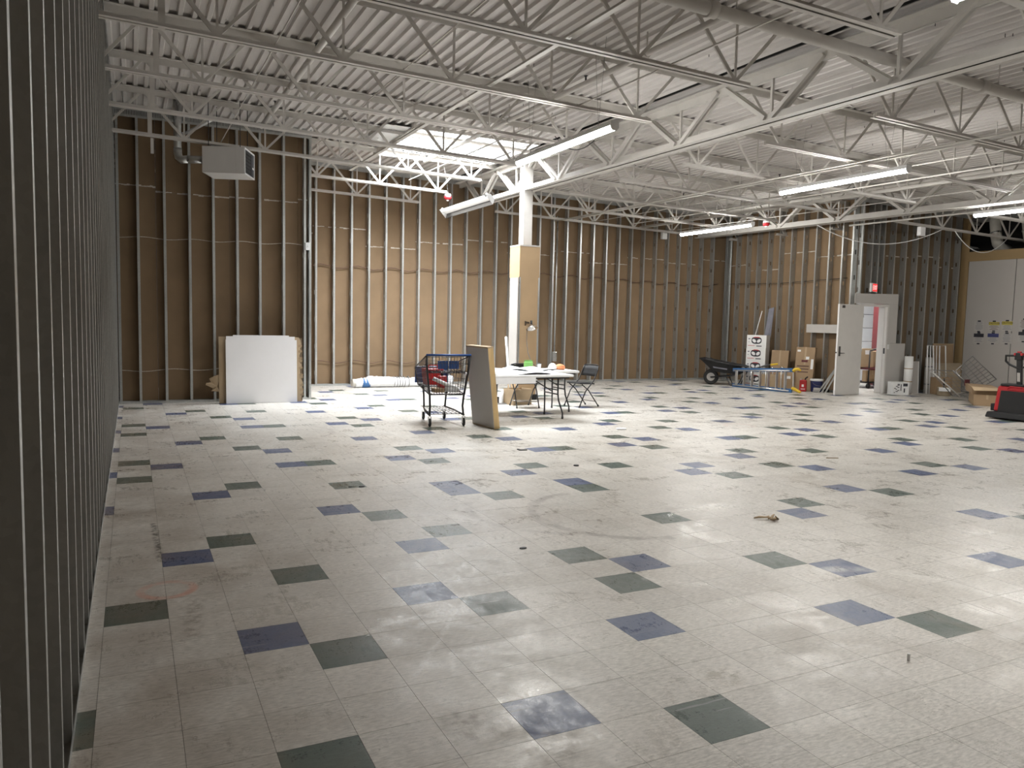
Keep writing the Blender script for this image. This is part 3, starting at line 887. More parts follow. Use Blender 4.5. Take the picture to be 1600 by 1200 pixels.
# diagonal cross braces in the left bay
def cable(label, pts, r, mat='white_plastic', nm='cable', cat='cable', n=6):
    return tag(obj(nm, MB().tube(pts, r, n), mat), label, cat)
def catenary(a, b, sag, n=14):
    a, b = Vector(a), Vector(b)
    return [a.lerp(b, i/n)-Vector((0, 0, sag*4*(i/n)*(1-i/n))) for i in range(n+1)]
cable('white cable sagging under the joists before the door wall', catenary((BX, 13.5, zb(BX, 13.5)+.01), (16.9, 11.98, zb(16.9, 11.98)+.01), .40), .010)
cable('white cable loop hanging above the panelled room corner', catenary((17.3, 11.98, zb(17.3, 11.98)+.01), (19.3, 11.98, zb(19.3, 11.98)+.01), .42), .010)
cable('straight conduit along the joists over the mid hall strip light', [(9.7, 3, zz_(9.7, 3, -.02)), (9.7, 17.5, zz_(9.7, 17.5, -.02))], .014, 'steel_white', 'conduit', 'conduit')
cable('second straight conduit along the joists towards the right', [(11.35, 2, zz_(11.35, 2, -.02)), (11.35, 16.5, zz_(11.35, 16.5, -.02))], .014, 'steel_white', 'conduit', 'conduit')
cable('white conduit over the right edge strip light', [(14.9, 4, zz_(14.9, 4, -.03)), (14.9, 12.9, zz_(14.9, 12.9, -.03))], .02, 'steel_white', 'conduit', 'conduit')
cable('black cable hanging near the skylight corner', catenary((6.55, 11.9, 4.75), (6.35, 10.3, 4.35), .18), .007, 'black')

# small sagging wires through the studs
def wavy(label, a, b, amp, per, z0, r=.006, mat='bead'):
    a, b = Vector(a), Vector(b); n = 70; q = random.Random(sum(map(ord, label)))
    ph = q.random()*6
    pts = []
    for i in range(n+1):
        p = a.lerp(b, i/n); s = (p-a).length
        z = z0 + .0*s - amp*(abs(sin(pi*s/per+ph))**2) + .03*sin(s*.7+ph)
        pts.append((p.x, p.y, z))
    cable(label, pts, r, mat)
wavy('pale wire sagging through the studs behind the heater', (XL+.02, YN+.076, 0), (XN-.1, YN+.076, 0), .03, .82, 2.93)
wavy('pale wire near the floor behind the leaning gypsum boards', (XL+.02, YN+.076, 0), (XN-.1, YN+.076, 0), .035, .9, .58)
wavy('brown wire sagging across the recessed back wall', (XN+.1, YB+.1, 0), (XR-.1, YB+.1, 0), .08, .82, 2.80, .011, 'brown_ink')
wavy('low wire sagging across the recessed back wall', (XN+.1, YB+.1, 0), (7.4, YB+.1, 0), .06, .82, .55, .009, 'brown_ink')
cable('dark wire along the right rear wall studs', [(XR+.07, YB-.2, 2.78), (XR+.07, 15.6, 2.74), (XR+.07, YD+.3, 2.80)], .008, 'black')

# junction box with lever on the near wall corner
jb = thing('junction_box', 'small white junction box on the corner stud of the near wall', 'junction box', (2.98, YN-.01, 2.90))
obj('box', MB().b2((-.03, -.03, -.07), (.05, .0, .07)), 'white', jb, bevel=.004)
obj('cover_screw', MB().tube([(.01, -.036, 0), (.01, -.03, 0)], .012, 8), 'alu', jb)

# ---- unit heater
uh = thing('unit_heater', 'white gas unit heater hanging at the left below the joists', 'heater', (1.05, 13.62, 3.86), radians(-22))
obj('cabinet', MB().b2((0, 0, 0), (.66, .60, .42)), 'heater', uh, bevel=.006)
fr = MB()
for a, c in (((.66, 0, 0), (.675, .6, .022)), ((.66, 0, .398), (.675, .6, .42)), ((.66, 0, 0), (.675, .025, .42)), ((.66, .575, 0), (.675, .6, .42))): fr.b2(a, c)
obj('front_frame', fr, 'white', uh)
obj('outlet', MB().b2((.655, .025, .022), (.662, .575, .398)), 'black', uh)
for k in range(6):
    obj('louver', MB().box((.668, .22, .06+.056*k), (.03, .37, .004), Matrix.Rotation(.5, 3, 'Y')), 'dark', uh)
obj('side_grille', MB().b2((.662, .42, .03), (.668, .57, .39)), 'sign_black', uh)
obj('name_badge', MB().b2((.676, .44, .15), (.678, .54, .18)), 'white', uh)
obj('bottom_seam', MB().b2((.0, -.003, .015), (.56, .0, .018)).b2((.53, -.002, .018), (.533, .0, .42)), 'gypsum', uh)
obj('flue_collar', MB().tube([(-.05, .25, .24), (0, .25, .24)], .10, 14), 'black', uh)
obj('flue_pipe', MB().tube([(-.05, .25, .24), (-.30, .25, .24)], .062, 12), 'galv2', uh)
obj('flue_elbow', MB().tube([(-.30, .25, .24), (-.40, .26, .235), (-.46, .28, .28), (-.48, .30, .36), (-.48, .30, .42)], .066, 12), 'galv2', uh)
obj('flue_riser', MB().tube([(-.48, .30, .36), (-.48, .30, 1.28)], .062, 12), 'galv2', uh)
obj('flue_connector', MB().tube([(-.48, .30, .62), (-.28, .34, .72), (.10, .40, .96)], .028, 8), 'galv2', uh)
for (x, y) in ((.08, .08), (.58, .08), (.08, .52), (.58, .52)):
    obj('hanger_rod', MB().tube([(x, y, .42), (x, y, 1.16)], .006, 6), 'black_metal', uh)
# loose vertical post at left of the heater and hanging strap
hs = tag(obj('hanging_strap', MB().b2((-.022, -.004, 4.10), (.022, .004, 4.34)), 'steel_white', None, (.33, 13.77, 0)), 'pale metal strap hanging below the joist left of the unit heater', 'strap')

# ---- alarms, emergency boxes, exit sign
def alarm(label, loc):
    t = thing('fire_alarm', label, 'alarm', loc)
    obj('base', MB().lathe([(.06, .05), (.075, .03), (.075, 0)], (0, 0, 0), 14), 'white', t)
    obj('body', MB().lathe([(.075, 0), (.085, -.03), (.06, -.065), (.02, -.07)], (0, 0, 0), 14), 'red2', t)
    obj('strobe', MB().lathe([(.03, -.06), (.028, -.09), (.012, -.10)], (0, 0, 0), 10), 'white_plastic', t)
    return t
alarm('red and white alarm under the joist left of the column', (6.02, 15.56, zb(6.0, 15.56)-.06))
alarm('red ceiling alarm under the joists towards the right rear wall', (13.2, 13.77, zb(13.2, 13.77)-.06))
def ebox(label, loc, s):
    t = thing('junction_box', label, 'junction box', loc)
    obj('box', MB().b2((-s/2, -.05, -s*.6), (s/2, .05, s*.6)), 'white', t, bevel=.008)
    obj('cover', MB().b2((-s/2+.02, -.056, -s*.6+.02), (s/2-.02, -.05, s*.6-.02)), 'white_plastic', t)
ebox('white box hanging on the rear wall studs right of the column', (13.28, YB-.07, 4.02), .16)
ebox('white box hung under the joist before the door wall', (16.3, 12.1, 3.84), .17)
ex = thing('exit_sign', 'lit red EXIT sign above the open door', 'exit sign', (16.06, YD-.02, 2.47), radians(18))
obj('housing', MB().b2((-.17, -.05, 0), (.17, 0, .21)), 'white', ex, bevel=.004)
obj('lit_face', MB().b2((-.10, -.054, .015), (.165, -.05, .195)), 'exit_red', ex)
cu = bpy.data.curves.new('exit', 'FONT'); cu.body = 'EXIT'; cu.size = .15; cu.extrude = .002; cu.align_x = 'CENTER'
to = bpy.data.objects.new('tmp', cu); COL.objects.link(to)
def text_mesh(body, size, ext=.001):
    c = bpy.data.curves.new('t', 'FONT'); c.body = body; c.size = size; c.extrude = ext; c.align_x = 'CENTER'; c.resolution_u = 2
    o = bpy.data.objects.new('t', c); COL.objects.link(o)
    dg = bpy.context.evaluated_depsgraph_get()
    me = bpy.data.meshes.new_from_object(o.evaluated_get(dg))
    bpy.data.objects.remove(o); me.materials.clear()
    return me
bpy.data.objects.remove(to)
o = obj('letters', text_mesh('EXIT', .15, .002), 'exit_letter', ex, (.032, -.056, .055), (pi/2, 0, 0)); o.scale = (.8, 1, 1)

# ducts over the panelled room
for lab, y in (('white wrapped duct elbow over the panelled room corner', 12.55), ('second white duct elbow over the panelled room', 11.75)):
    t = thing('duct_elbow', lab, 'duct', (19.75, y, 3.54))
    obj('duct', MB().tube([(.55, 0, .14), (.25, 0, .16), (.08, 0, .28), (0, 0, .48), (0, .05, .80), (0, .05, 1.0)], .13, 14), 'duct', t)
    obj('band', MB().tube([(0, .01, .52), (0, .02, .56)], .138, 14), 'galv2', t)

# ================================================================== LEANING BOARDS, LEFT
sx = thing('gypsum_stack_cover', 'large white gypsum board leaning frontmost against the near wall', 'gypsum board')
def lean(name, label, x0, x1, h, y0, tilt, mat, cat, th=.014, x1b=None, edge='edge', parent=None, group=None):
    """sheet standing at y0 (front bottom edge), leaning back by tilt"""
    t = thing(name, label, cat, ((x0+x1)/2, y0, .002), 0, group)
    R = Matrix.Rotation(-tilt, 4, 'X')
    w = (x1-x0)/2
    obj('face', MB().b2((-w, 0, 0), (w, .002, h)).xf(R), mat, t)
    obj('core', MB().b2((-w, .002, 0), (w, th, h)).xf(R), edge, t)
    return t
bpy.data.objects.remove(sx)
lean('gypsum_board', 'large white gypsum board leaning frontmost against the near wall', 1.49, 2.73, 1.145, 14.60, .045, 'white_gyp', 'gypsum board')
lean('gypsum_board', 'white gypsum board second in the leaning stack, slightly taller', 1.50, 2.70, 1.205, 14.625, .045, 'white_gyp', 'gypsum board')
lean('gypsum_board', 'white gypsum board third in the leaning stack, chipped corner', 1.62, 2.60, 1.225, 14.65, .045, 'white_gyp', 'gypsum board')
# torn paper-backed board, right edge ragged
t = thing('torn_gypsum_board', 'tan paper backed gypsum board with torn right edge, rear of stack', 'gypsum board', (2.1, 14.68, .002))
q = random.Random(5); poly = [(-.72, 0), (-.72, 1.195), (.68, 1.195)]
z = 1.195
pts = []
while z > .05:
    z -= q.uniform(.03, .07); pts.append((.70+.03*(1.2-z)+q.uniform(-.025, .025), max(z, .0)))
poly += pts+[(.74, 0)]
R = Matrix.Rotation(-.045, 4, 'X')
obj('face', MB().prism(poly, 1, 0, .004).xf(R), 'carton2', t)
obj('core', MB().prism([(a*.985, c) for a, c in poly], 1, .004, .016).xf(R), 'edge', t)
b = MB(); q = random.Random(9)
for k in range(10):
    z = .1+.1*k+q.uniform(-.03, .03); x = .72+.03*(1.2-z)
    b.add([(x-.05, -.002, z), (x+.02, -.03, z+.02), (x-.01, -.02, z+.06), (x-.06, -.002, z+.04)], [(0, 1, 2), (0, 2, 3)])
obj('torn_flaps', b.xf(R), 'carton2', t)
t = thing('torn_paper', 'crumpled torn brown paper sticking out left of the leaning boards', 'paper', (1.30, 14.75, 0))
vs = []; q = random.Random(3)
out = [(.12, .05), (.10, .20), (-.05, .22), (-.02, .27), (-.14, .33), (-.13, .37), (-.05, .38), (-.08, .44), (.02, .50), (.12, .52)]
vs = [(a, q.uniform(-.03, .03), c+.0) for a, c in out]; cpt = (.05, -.04, .30)
obj('sheet', MB().add(vs+[cpt], [(i, i+1, len(vs)) for i in range(len(vs)-1)]), 'carton2', t)
obj('stem', MB().tube([(.11, 0, 0), (.10, .01, .12)], .012, 6), 'carton2', t)
# dark gap board beside the stack
lean('brown_board', 'dark brown board edge standing right of the leaning white boards', 2.72, 2.86, 1.17, 14.78, .04, 'paper3', 'board')

# ---- wrapped roll on the floor
t = thing('wrapped_roll', 'long roll wrapped in white plastic lying along the back wall', 'roll', (4.45, 17.25, 0))
n = 60; pts = []; rs = []; q = random.Random(11)
for i in range(n+1):
    s = i/n; x = .05+s*2.35
    r = .118+.012*sin(s*9)+q.uniform(-.006, .006)
    if s < .14: r = .095+.02*s/.14+q.uniform(-.01, .01)
    pts.append((x, .0, r+.002)); rs.append(r)
obj('plastic_wrap', MB().tube(pts, rs, 18), 'film', t)
obj('core_end', MB().tube([(-.02, 0, .115), (.07, 0, .105)], [.085, .09], 14), 'duct', t)
obj('tape', MB().tube([(.20, -.005, .10), (.26, -.005, .105), (.33, -.004, .108), (.38, 0, .11)], [.102, .110, .112, .113], 14), 'blue2', t)
b = MB()
for x in (.95, 1.02, 1.08, 1.14, 1.2, 1.3): b.tube([(x, 0, .124), (x+.012, 0, .124)], .1275, 16)
obj('strings', b, 'wire', t)

# ================================================================== SHOPPING CART
def grid(b, o, u, v, nu, nv, r, frame=None, n=5):
    o, u, v = Vector(o), Vector(u), Vector(v)
    for i in range(nu+1): b.tube([o+u*(i/nu), o+u*(i/nu)+v], r if frame is None or 0 < i < nu else frame, n)
    for j in range(nv+1): b.tube([o+v*(j/nv), o+v*(j/nv)+u], r if frame is None or 0 < j < nv else frame, n)
    return b
def bgrid(b, c00, c10, c11, c01, nu, nv, r, fr=None):
    """grid on a bilinear patch"""
    c00, c10, c11, c01 = map(Vector, (c00, c10, c11, c01))
    P = lambda s, t: c00.lerp(c10, s).lerp(c01.lerp(c11, s), t)
    for i in range(nu+1): b.tube([P(i/nu, 0), P(i/nu, 1)], (fr or r) if i in (0, nu) else r, 5)
    for j in range(nv+1): b.tube([P(0, j/nv), P(1, j/nv)], (fr or r) if j in (0, nv) else r, 5)
    return b
ct = thing('shopping_cart', 'dark wire shopping cart with blue flap, loaded with tools', 'shopping cart', (4.25, 11.15, 0), radians(-7))
# local: +y towards nose, handle at -y
A = {'rtl': (-.33, -.44, 1.06), 'rtr': (.33, -.44, 1.06), 'rbl': (-.27, -.40, .48), 'rbr': (.27, -.40, .48),
     'ntl': (-.29, .54, .83), 'ntr': (.24, .54, .83), 'nbl': (-.25, .50, .56), 'nbr': (.20, .50, .56)}
b = bgrid(MB(), A['rbl'], A['rbr'], A['rtr'], A['rtl'], 14, 5, .0034, .012); obj('rear_gate', b, 'darkwire', ct)
obj('side_wire', bgrid(MB(), A['rbl'], A['nbl'], A['ntl'], A['rtl'], 18, 5, .0032, .010), 'darkwire', ct)
obj('side_wire', bgrid(MB(), A['rbr'], A['nbr'], A['ntr'], A['rtr'], 18, 5, .0032, .010), 'darkwire', ct)
obj('nose_wire', bgrid(MB(), A['nbl'], A['nbr'], A['ntr'], A['ntl'], 10, 4, .0030, .008), 'darkwire', ct)
obj('basket_floor', bgrid(MB(), A['rbl'], A['rbr'], A['nbr'], A['nbl'], 12, 10, .0030, .006), 'darkwire', ct)
obj('nose_bumper', MB().b2((-.29, .545, .58), (.25, .565, .84)), 'blue', ct, bevel=.006)
obj('handle_bar', MB().tube([(-.34, -.47, 1.07), (.34, -.47, 1.07)], .016, 10), 'blue', ct)
obj('child_seat_flap', MB().b2((-.15, -.405, .86), (.01, -.395, .98)).b2((.02, -.405, .86), (.17, -.395, .98)), 'blue', ct)
obj('child_seat', bgrid(MB(), (-.28, -.40, .80), (.28, -.40, .80), (.28, -.18, .82), (-.28, -.18, .82), 8, 4, .003, .005), 'darkwire', ct)
obj('seat_back', bgrid(MB(), (-.27, -.18, .80), (.27, -.18, .80), (.28, -.12, 1.02), (-.28, -.12, 1.02), 10, 4, .003, .005), 'darkwire', ct)
for s in (-1, 1):
    obj('side_frame', MB().tube([(s*.33, -.46, 1.07), (s*.31, -.42, .80), (s*.26, -.38, .45), (s*.25, -.36, .30), (s*.26, -.38, .17)], .017, 8), 'black_metal', ct)
    obj('lower_rail', MB().tube([(s*.26, -.40, .17), (s*.24, .0, .19), (s*.17, .46, .21)], .015, 8), 'black_metal', ct)
    obj('front_post', MB().tube([(s*.19, .40, .55), (s*.18, .38, .40), (s*.17, .40, .20)], .016, 8), 'black_metal', ct)
obj('lower_rack', bgrid(MB(), (-.25, -.34, .18), (.25, -.34, .18), (.17, .44, .205), (-.17, .44, .205), 7, 5, .004, .006), 'darkwire', ct)
wh = MB().lathe([(.0, -.014), (.055, -.014), (.062, -.008), (.062, .008), (.055, .014), (.0, .014)], (0, 0, .062), 16, Matrix.Rotation(pi/2, 3, 'Y')).mesh('wheel')
cf = MB().b2((-.022, -.02, .045), (-.018, .03, .15)).b2((.018, -.02, .045), (.022, .03, .15)).b2((-.022, -.02, .145), (.022, .03, .15)).mesh('fork')
for (x, y) in ((-.26, -.40), (.26, -.40), (-.17, .44), (.17, .44)):
    c = obj('caster', cf, 'alu', ct, (x, y, 0)); obj('wheel', wh, 'rubber', c)
# contents: things of their own
M4 = Matrix.Translation((4.25, 11.15, 0)) @ Matrix.Rotation(radians(-7), 4, 'Z')
def in_cart(p): return M4 @ Vector(p)
t = thing('red_toolbox', 'dark red plastic toolbox inside the shopping cart', 'toolbox', in_cart((-.08, .20, .58)), radians(-2))
obj('body', MB().hexa([(-.13, -.09, 0), (.12, -.09, 0), (.12, .11, 0), (-.13, .11, 0)], [(-.15, -.11, .20), (.14, -.11, .20), (.14, .13, .20), (-.15, .13, .20)]), 'red', t, bevel=.008)
obj('lid', MB().b2((-.15, -.11, .202), (.14, .13, .25)), 'red', t, bevel=.01)
obj('carry_handle', MB().tube([(-.08, 0, .25), (-.07, 0, .30), (.07, 0, .30), (.08, 0, .25)], .01, 8), 'red', t)
t = thing('red_jug', 'red plastic jug standing beside the toolbox in the cart', 'jug', in_cart((.0, -.07, .515)))
obj('body', MB().b2((-.06, -.06, 0), (.06, .06, .22)), 'red', t, bevel=.02)
obj('cap', MB().lathe([(.025, .22), (.025, .255), (.02, .258)], (0, 0, 0), 12), 'black', t)
t = tag(obj('white_tube', MB().tube([(-.16, -.16, .70), (.18, -.30, .545)], .030, 12).xf(M4), 'white_plastic'), 'white plastic tube lying slanted in the shopping cart', 'tube')
t = tag(obj('cloth_bundle', MB().lathe([(.10, 0), (.12, .03), (.10, .07), (.04, .10), (.0, .105)], in_cart((.12, -.20, .505)), 12), 'paper_sheet'), 'crumpled white cloth bundle on the cart floor', 'cloth')
t = tag(obj('brown_tray', MB().b2((-.18, -.34, .50), (-.02, -.1, .56)).xf(M4), 'carton', bevel=.005), 'low brown carton tray at the rear of the cart basket', 'tray')
t = tag(obj('grey_case', MB().b2((-.12, .34, .575), (.1, .46, .64)).xf(M4), 'wood2', bevel=.005), 'small brown case in the nose of the cart', 'case')

# ---- leaning door slab panel
t = thing('leaning_slab', 'grey slab with pine edges leaning beside the shopping cart', 'slab', (4.73, 10.60, 0.002), radians(3))
R = Matrix.Rotation(radians(-6.5), 4, 'Y')
obj('face_sheet', MB().b2((-.002, -.36, .01), (.004, .36, 1.19)).xf(R), 'gypsum', t)
obj('face_sheet', MB().b2((.086, -.36, .01), (.092, .36, 1.19)).xf(R), 'gypsum', t)
obj('edge_rail', MB().b2((.004, -.365, .0), (.086, -.33, 1.19)).xf(R), 'wood', t)
obj('edge_rail', MB().b2((.004, .33, .0), (.086, .365, 1.19)).xf(R), 'wood', t)
obj('top_rail', MB().b2((.0, -.365, 1.191), (.09, .365, 1.215)).xf(R), 'carton2', t)
obj('bottom_rail', MB().b2((.0, -.365, 0.0), (.09, .365, .03)).xf(R), 'wood', t)

# ================================================================== TABLES
def folding_table(label, x0, x1, y0, y1, H=.735):
    t = thing('folding_table', label, 'table', ((x0+x1)/2, (y0+y1)/2, 0), 0)
    w, d = (x1-x0)/2, (y1-y0)/2
    obj('tabletop', MB().b2((-w, -d, H-.042), (w, d, H)), 'white_plastic', t, bevel=.014)
    obj('apron', MB().b2((-w+.06, -d+.05, H-.07), (w-.06, -d+.075, H-.042)).b2((-w+.06, d-.075, H-.07), (w-.06, d-.05, H-.042)), 'black_metal', t)
    for s in (-1, 1):
        xs = s*(w-.22)
        f = MB()
        for q in (-1, 1):
            f.tube([(xs, q*(d-.14), H-.06), (xs, q*(d-.14), .42), (xs+s*.01, q*(d-.13), .30), (xs+s*.05, q*(d-.06), .10), (xs+s*.05, q*(d-.055), .012)], .014, 8)
        f.tube([(xs, -(d-.14), .40), (xs, d-.14, .40)], .011, 8)
        f.tube([(xs, -(d-.14), .47), (xs, d-.14, .47)], .009, 8)
        obj('leg_frame', f, 'black_metal', t)
        obj('brace', MB().tube([(xs, 0, .44), (xs-s*.42, 0, H-.06)], .010, 8), 'black_metal', t)
        for q in (-1, 1): obj('foot_cap', MB().tube([(xs+s*.05, q*(d-.055), .0), (xs+s*.05, q*(d-.055), .04)], .018, 8), 'rubber', t)
    return t
folding_table('white folding table nearest the camera, covered with drawing sheets', 4.86, 6.52, 10.98, 11.72)
folding_table('white folding table behind, closer to the column', 5.35, 7.12, 11.80, 12.54)
def sheet(name, label, x0, x1, y0, y1, z, amp, seed, mat='paper_sheet', rz=0, nx=20, ny=10, droop=0):
    q = random.Random(seed); b = MB(); vs = []
    a1, a2, p1, p2 = q.uniform(6, 11), q.uniform(5, 9), q.random()*6, q.random()*6
    for j in range(ny+1):
        for i in range(nx+1):
            u, v = i/nx, j/ny
            h = amp*max(0, .45+.55*sin(a1*u+p1+2*v))*max(0, .4+.6*sin(a2*v+p2+1.5*u))
            e = min(u, 1-u, v, 1-v)
            vs.append(((u-.5)*(x1-x0), (v-.5)*(y1-y0), .001+h*min(1, .35+e*4)))
    fs = [(j*(nx+1)+i, j*(nx+1)+i+1, (j+1)*(nx+1)+i+1, (j+1)*(nx+1)+i) for j in range(ny) for i in range(nx)]
    b.add(vs, fs, True)
    o = obj(name, b, mat, None, ((x0+x1)/2, (y0+y1)/2, z), (0, 0, rz))
    return tag(o, label, 'paper')
sheet('drawing_sheet', 'white drawing sheets with curled edges spread over the front table', 4.95, 6.15, 11.02, 11.68, .737, .10, 4, rz=.03)
sheet('drawing_sheet', 'smaller white sheet lying right of the curled drawings, front table', 5.85, 6.30, 11.15, 11.62, .740, .06, 8, rz=.1)
sheet('drawing_sheet', 'white drawing sheets spread over the rear table', 5.55, 6.72, 11.86, 12.46, .737, .10, 15, rz=-.04)
t = tag(obj('hanging_sheet', MB().b2((4.90, 10.962, .60), (5.80, 10.972, .70)), 'paper_sheet'), 'white sheet strip hanging off the front edge of the front table', 'paper')
t = tag(obj('dark_roll_end', MB().tube([(5.75, 12.0, .775), (6.0, 12.06, .775)], .033, 10), 'black'), 'black roll end lying on the rear table sheets', 'roll')
# green pack, white cup, orange bag
t = thing('green_pack', 'small green packet standing at the back of the rear table', 'packet', (6.42, 12.44, .745))
obj('body', MB().b2((-.08, -.04, 0), (.08, .04, .12)), 'green', t, bevel=.02)
obj('crimp', MB().b2((-.08, -.006, .12), (.08, .006, .145)), 'green', t)
t = thing('white_cup', 'white cup with dark lid beside the green packet', 'cup', (6.60, 12.36, .745))
obj('body', MB().lathe([(.028, 0), (.036, .08), (.036, .082)], (0, 0, 0), 14), 'white', t)
obj('lid', MB().lathe([(.038, .082), (.036, .095), (.0, .096)], (0, 0, 0), 14), 'black', t)
t = thing('orange_bag', 'crumpled orange and white bag near the right end of rear table', 'bag', (6.85, 12.15, .737))
obj('orange_part', MB().lathe([(.08, 0), (.10, .03), (.085, .07), (.04, .095), (.0, .10)], (.06, 0, 0), 9), 'orange', t)
obj('white_part', MB().lathe([(.07, 0), (.085, .04), (.06, .09), (.02, .115), (.0, .115)], (-.08, .02, 0), 8), 'paper_sheet', t)

# ---- folding chairs
def chair(label, loc, rz):
    t = thing('folding_chair', label, 'chair', loc, rz)     # local +y = front
    W = .215
    for s in (-1, 1):
        obj('leg', MB().tube([(s*W, .24, .012), (s*W, .10, .30), (s*W, -.10, .50), (s*W*.98, -.20, .70), (s*W*.90, -.225, .775)], .0115, 8), 'black_metal', t)
        obj('leg', MB().tube([(s*(W-.03), -.26, .012), (s*(W-.03), .0, .32), (s*(W-.03), .16, .43)], .0115, 8), 'black_metal', t)
        obj('foot_cap', MB().tube([(s*W, .245, 0), (s*W, .235, .03)], .016, 8), 'rubber', t); obj('foot_cap', MB().tube([(s*(W-.03), -.265, 0), (s*(W-.03), -.25, .03)], .016, 8), 'rubber', t)
    obj('seat', MB().hexa([(-.185, -.16, .425), (.185, -.16, .425), (.195, .22, .44), (-.195, .22, .44)], [(-.185, -.16, .45), (.185, -.16, .45), (.195, .22, .465), (-.195, .22, .465)]), 'black', t, bevel=.012)
    pr = []
    b = MB(); n = 8
    for z, y in ((.575, -.165), (.63, -.19), (.70, -.212), (.775, -.228)):
        for i in range(n+1):
            u = -1+2*i/n; pr.append((u*W*.96, y-.025*(1-u*u), z-(.012*u*u if z > .7 else 0)))
    fs = [(j*(n+1)+i, j*(n+1)+i+1, (j+1)*(n+1)+i+1, (j+1)*(n+1)+i) for j in range(3) for i in range(n)]
    b.add(pr, fs, True)
    o = obj('backrest', b, 'black', t); so = o.modifiers.new('s', 'SOLIDIFY'); so.thickness = .012
    obj('top_tube', MB().tube([(-W*.9, -.225, .775), (-W*.5, -.245, .79), (W*.5, -.245, .79), (W*.9, -.225, .775)], .0115, 8), 'black_metal', t)
    obj('crossbar', MB().tube([(-W, .19, .12), (W, .19, .12)], .007, 6).tube([(-W+.03, -.19, .10), (W-.03, -.19, .10)], .007, 6), 'wire', t)
    return t
chair('black folding chair at the right end of the rear table', (7.66, 12.60, 0), radians(100))
chair('black folding chair tucked behind the rear table', (6.52, 12.78, 0), radians(172))

# ---- clamp lamp, cord, leaning tube, carton under table
t = thing('clamp_lamp', 'chrome clamp work lamp fixed to the column cover', 'lamp', (7.16, CY-.235, 1.50))
obj('reflector', MB().lathe([(.022, .10), (.05, .075), (.10, .02), (.125, 0), (.120, .0), (.095, .018), (.045, .07), (.015, .09)], (.02, -.10, -.06), 20, Matrix.Rotation(radians(-25), 3, 'X')), 'chrome', t)
obj('bulb', MB().lathe([(.0, -.02), (.03, .0), (.03, .03), (.012, .07)], (.02, -.105, -.045), 12, Matrix.Rotation(radians(-25), 3, 'X')), 'white', t)
obj('socket', MB().tube([(.02, -.06, .03), (.03, -.04, .10)], .022, 10), 'black', t)
obj('clamp', MB().b2((-.10, -.06, .04), (-.02, -.02, .075)).b2((-.12, -.05, .0), (-.09, -.02, .09)), 'chrome', t)
cable('thin dark cord from the clamp lamp down to the table', [(7.10, CY-.27, 1.42), (7.02, 13.70, 1.2), (6.90, 13.4, .98), (6.78, 13.0, .80), (6.74, 12.72, .752), (6.70, 12.50, .745)], .006, 'black')
tag(obj('white_pole', MB().tube([(6.62, 13.50, .01), (6.63, 13.72, .7), (6.64, 13.86, 1.27)], .021, 10), 'white_plastic'), 'white plastic pole leaning against the left of the column cover', 'pole')
t = thing('carton', 'open tan carton on the floor under the rear table', 'box', (6.62, 13.25, 0), radians(12))
for a, c in (((-.22, -.16, .012), (.22, -.15, .30)), ((-.22, .15, .012), (.22, .16, .30)), ((-.22, -.15, .012), (-.21, .15, .30)), ((.21, -.15, .012), (.22, .15, .30))): obj('side', MB().b2(a, c), 'carton2', t)
obj('bottom', MB().b2((-.22, -.16, 0), (.22, .16, .012)), 'carton2', t)
t = thing('black_tool_base', 'flat black base with small post beside the carton', 'tool', (6.30, 13.35, 0))
obj('base', MB().b2((-.14, -.10, 0), (.14, .10, .02)), 'wire', t, bevel=.005)
obj('post', MB().tube([(.05, 0, .02), (.05, 0, .26)], .02, 10), 'white_plastic', t)
obj('knob', MB().b2((-.09, -.03, .02), (-.03, .03, .14)), 'black', t, bevel=.01)

# ================================================================== RIGHT REAR CORNER
# ---- wheelbarrow: wheel end at (13.75,16.15), handles towards (14.75,14.7)
wbx = thing('wheelbarrow', 'black wheelbarrow with yellow grips by the rear right corner', 'wheelbarrow', (14.02, 16.22, 0), math.atan2(14.80-16.15, 14.86-13.75))
# local +x towards handles
tray = MB()
lo = [(-.02, -.20, .36), (.62, -.24, .30), (.62, .24, .30), (-.02, .20, .36)]
hi = [(-.38, -.34, .70), (.80, -.36, .52), (.80, .36, .52), (-.38, .34, .70)]
tray.add([Vector(p) for p in lo+hi], [(0, 1, 2, 3), (0, 1, 5, 4), (1, 2, 6, 5), (2, 3, 7, 6), (3, 0, 4, 7)])
o = obj('tray', tray, 'black', wbx); so = o.modifiers.new('s', 'SOLIDIFY'); so.thickness = .012
obj('tray_rim', MB().tube([hi[0], hi[1], hi[2], hi[3]], .014, 8, True), 'black_metal', wbx)
obj('label_panel', MB().add([(-.04, -.275, .52), (.34, -.285, .46), (.34, -.275, .42), (-.02, -.262, .46)], [(0, 1, 2, 3)]), 'ink', wbx)
for s in (-1, 1):
    h = obj('handle', MB().tube([(-.12, s*.07, .20), (.45, s*.22, .27), (1.30, s*.29, .58), (1.52, s*.29, .62)], .018, 8), 'black_metal', wbx)
    obj('grip', MB().tube([(1.42, s*.29, .605), (1.60, s*.29, .635)], .024, 8), 'yellow', h)
    obj('leg', MB().tube([(.30, s*.20, .27), (.42, s*.22, .02), (.62, s*.24, .02), (.78, s*.25, .38)], .014, 8), 'black_metal', wbx)
wq = obj('wheel', MB().lathe([(.06, -.03), (.15, -.035), (.195, -.03), (.205, 0), (.195, .03), (.15, .035), (.06, .03)], (-.12, 0, .205), 20, Matrix.Rotation(pi/2, 3, 'X')), 'rubber', wbx)
obj('hub', MB().lathe([(.0, -.04), (.09, -.038), (.12, -.03), (.12, .03), (.09, .038), (.0, .04)], (-.12, 0, .205), 16, Matrix.Rotation(pi/2, 3, 'X')), 'gypsum', wq)

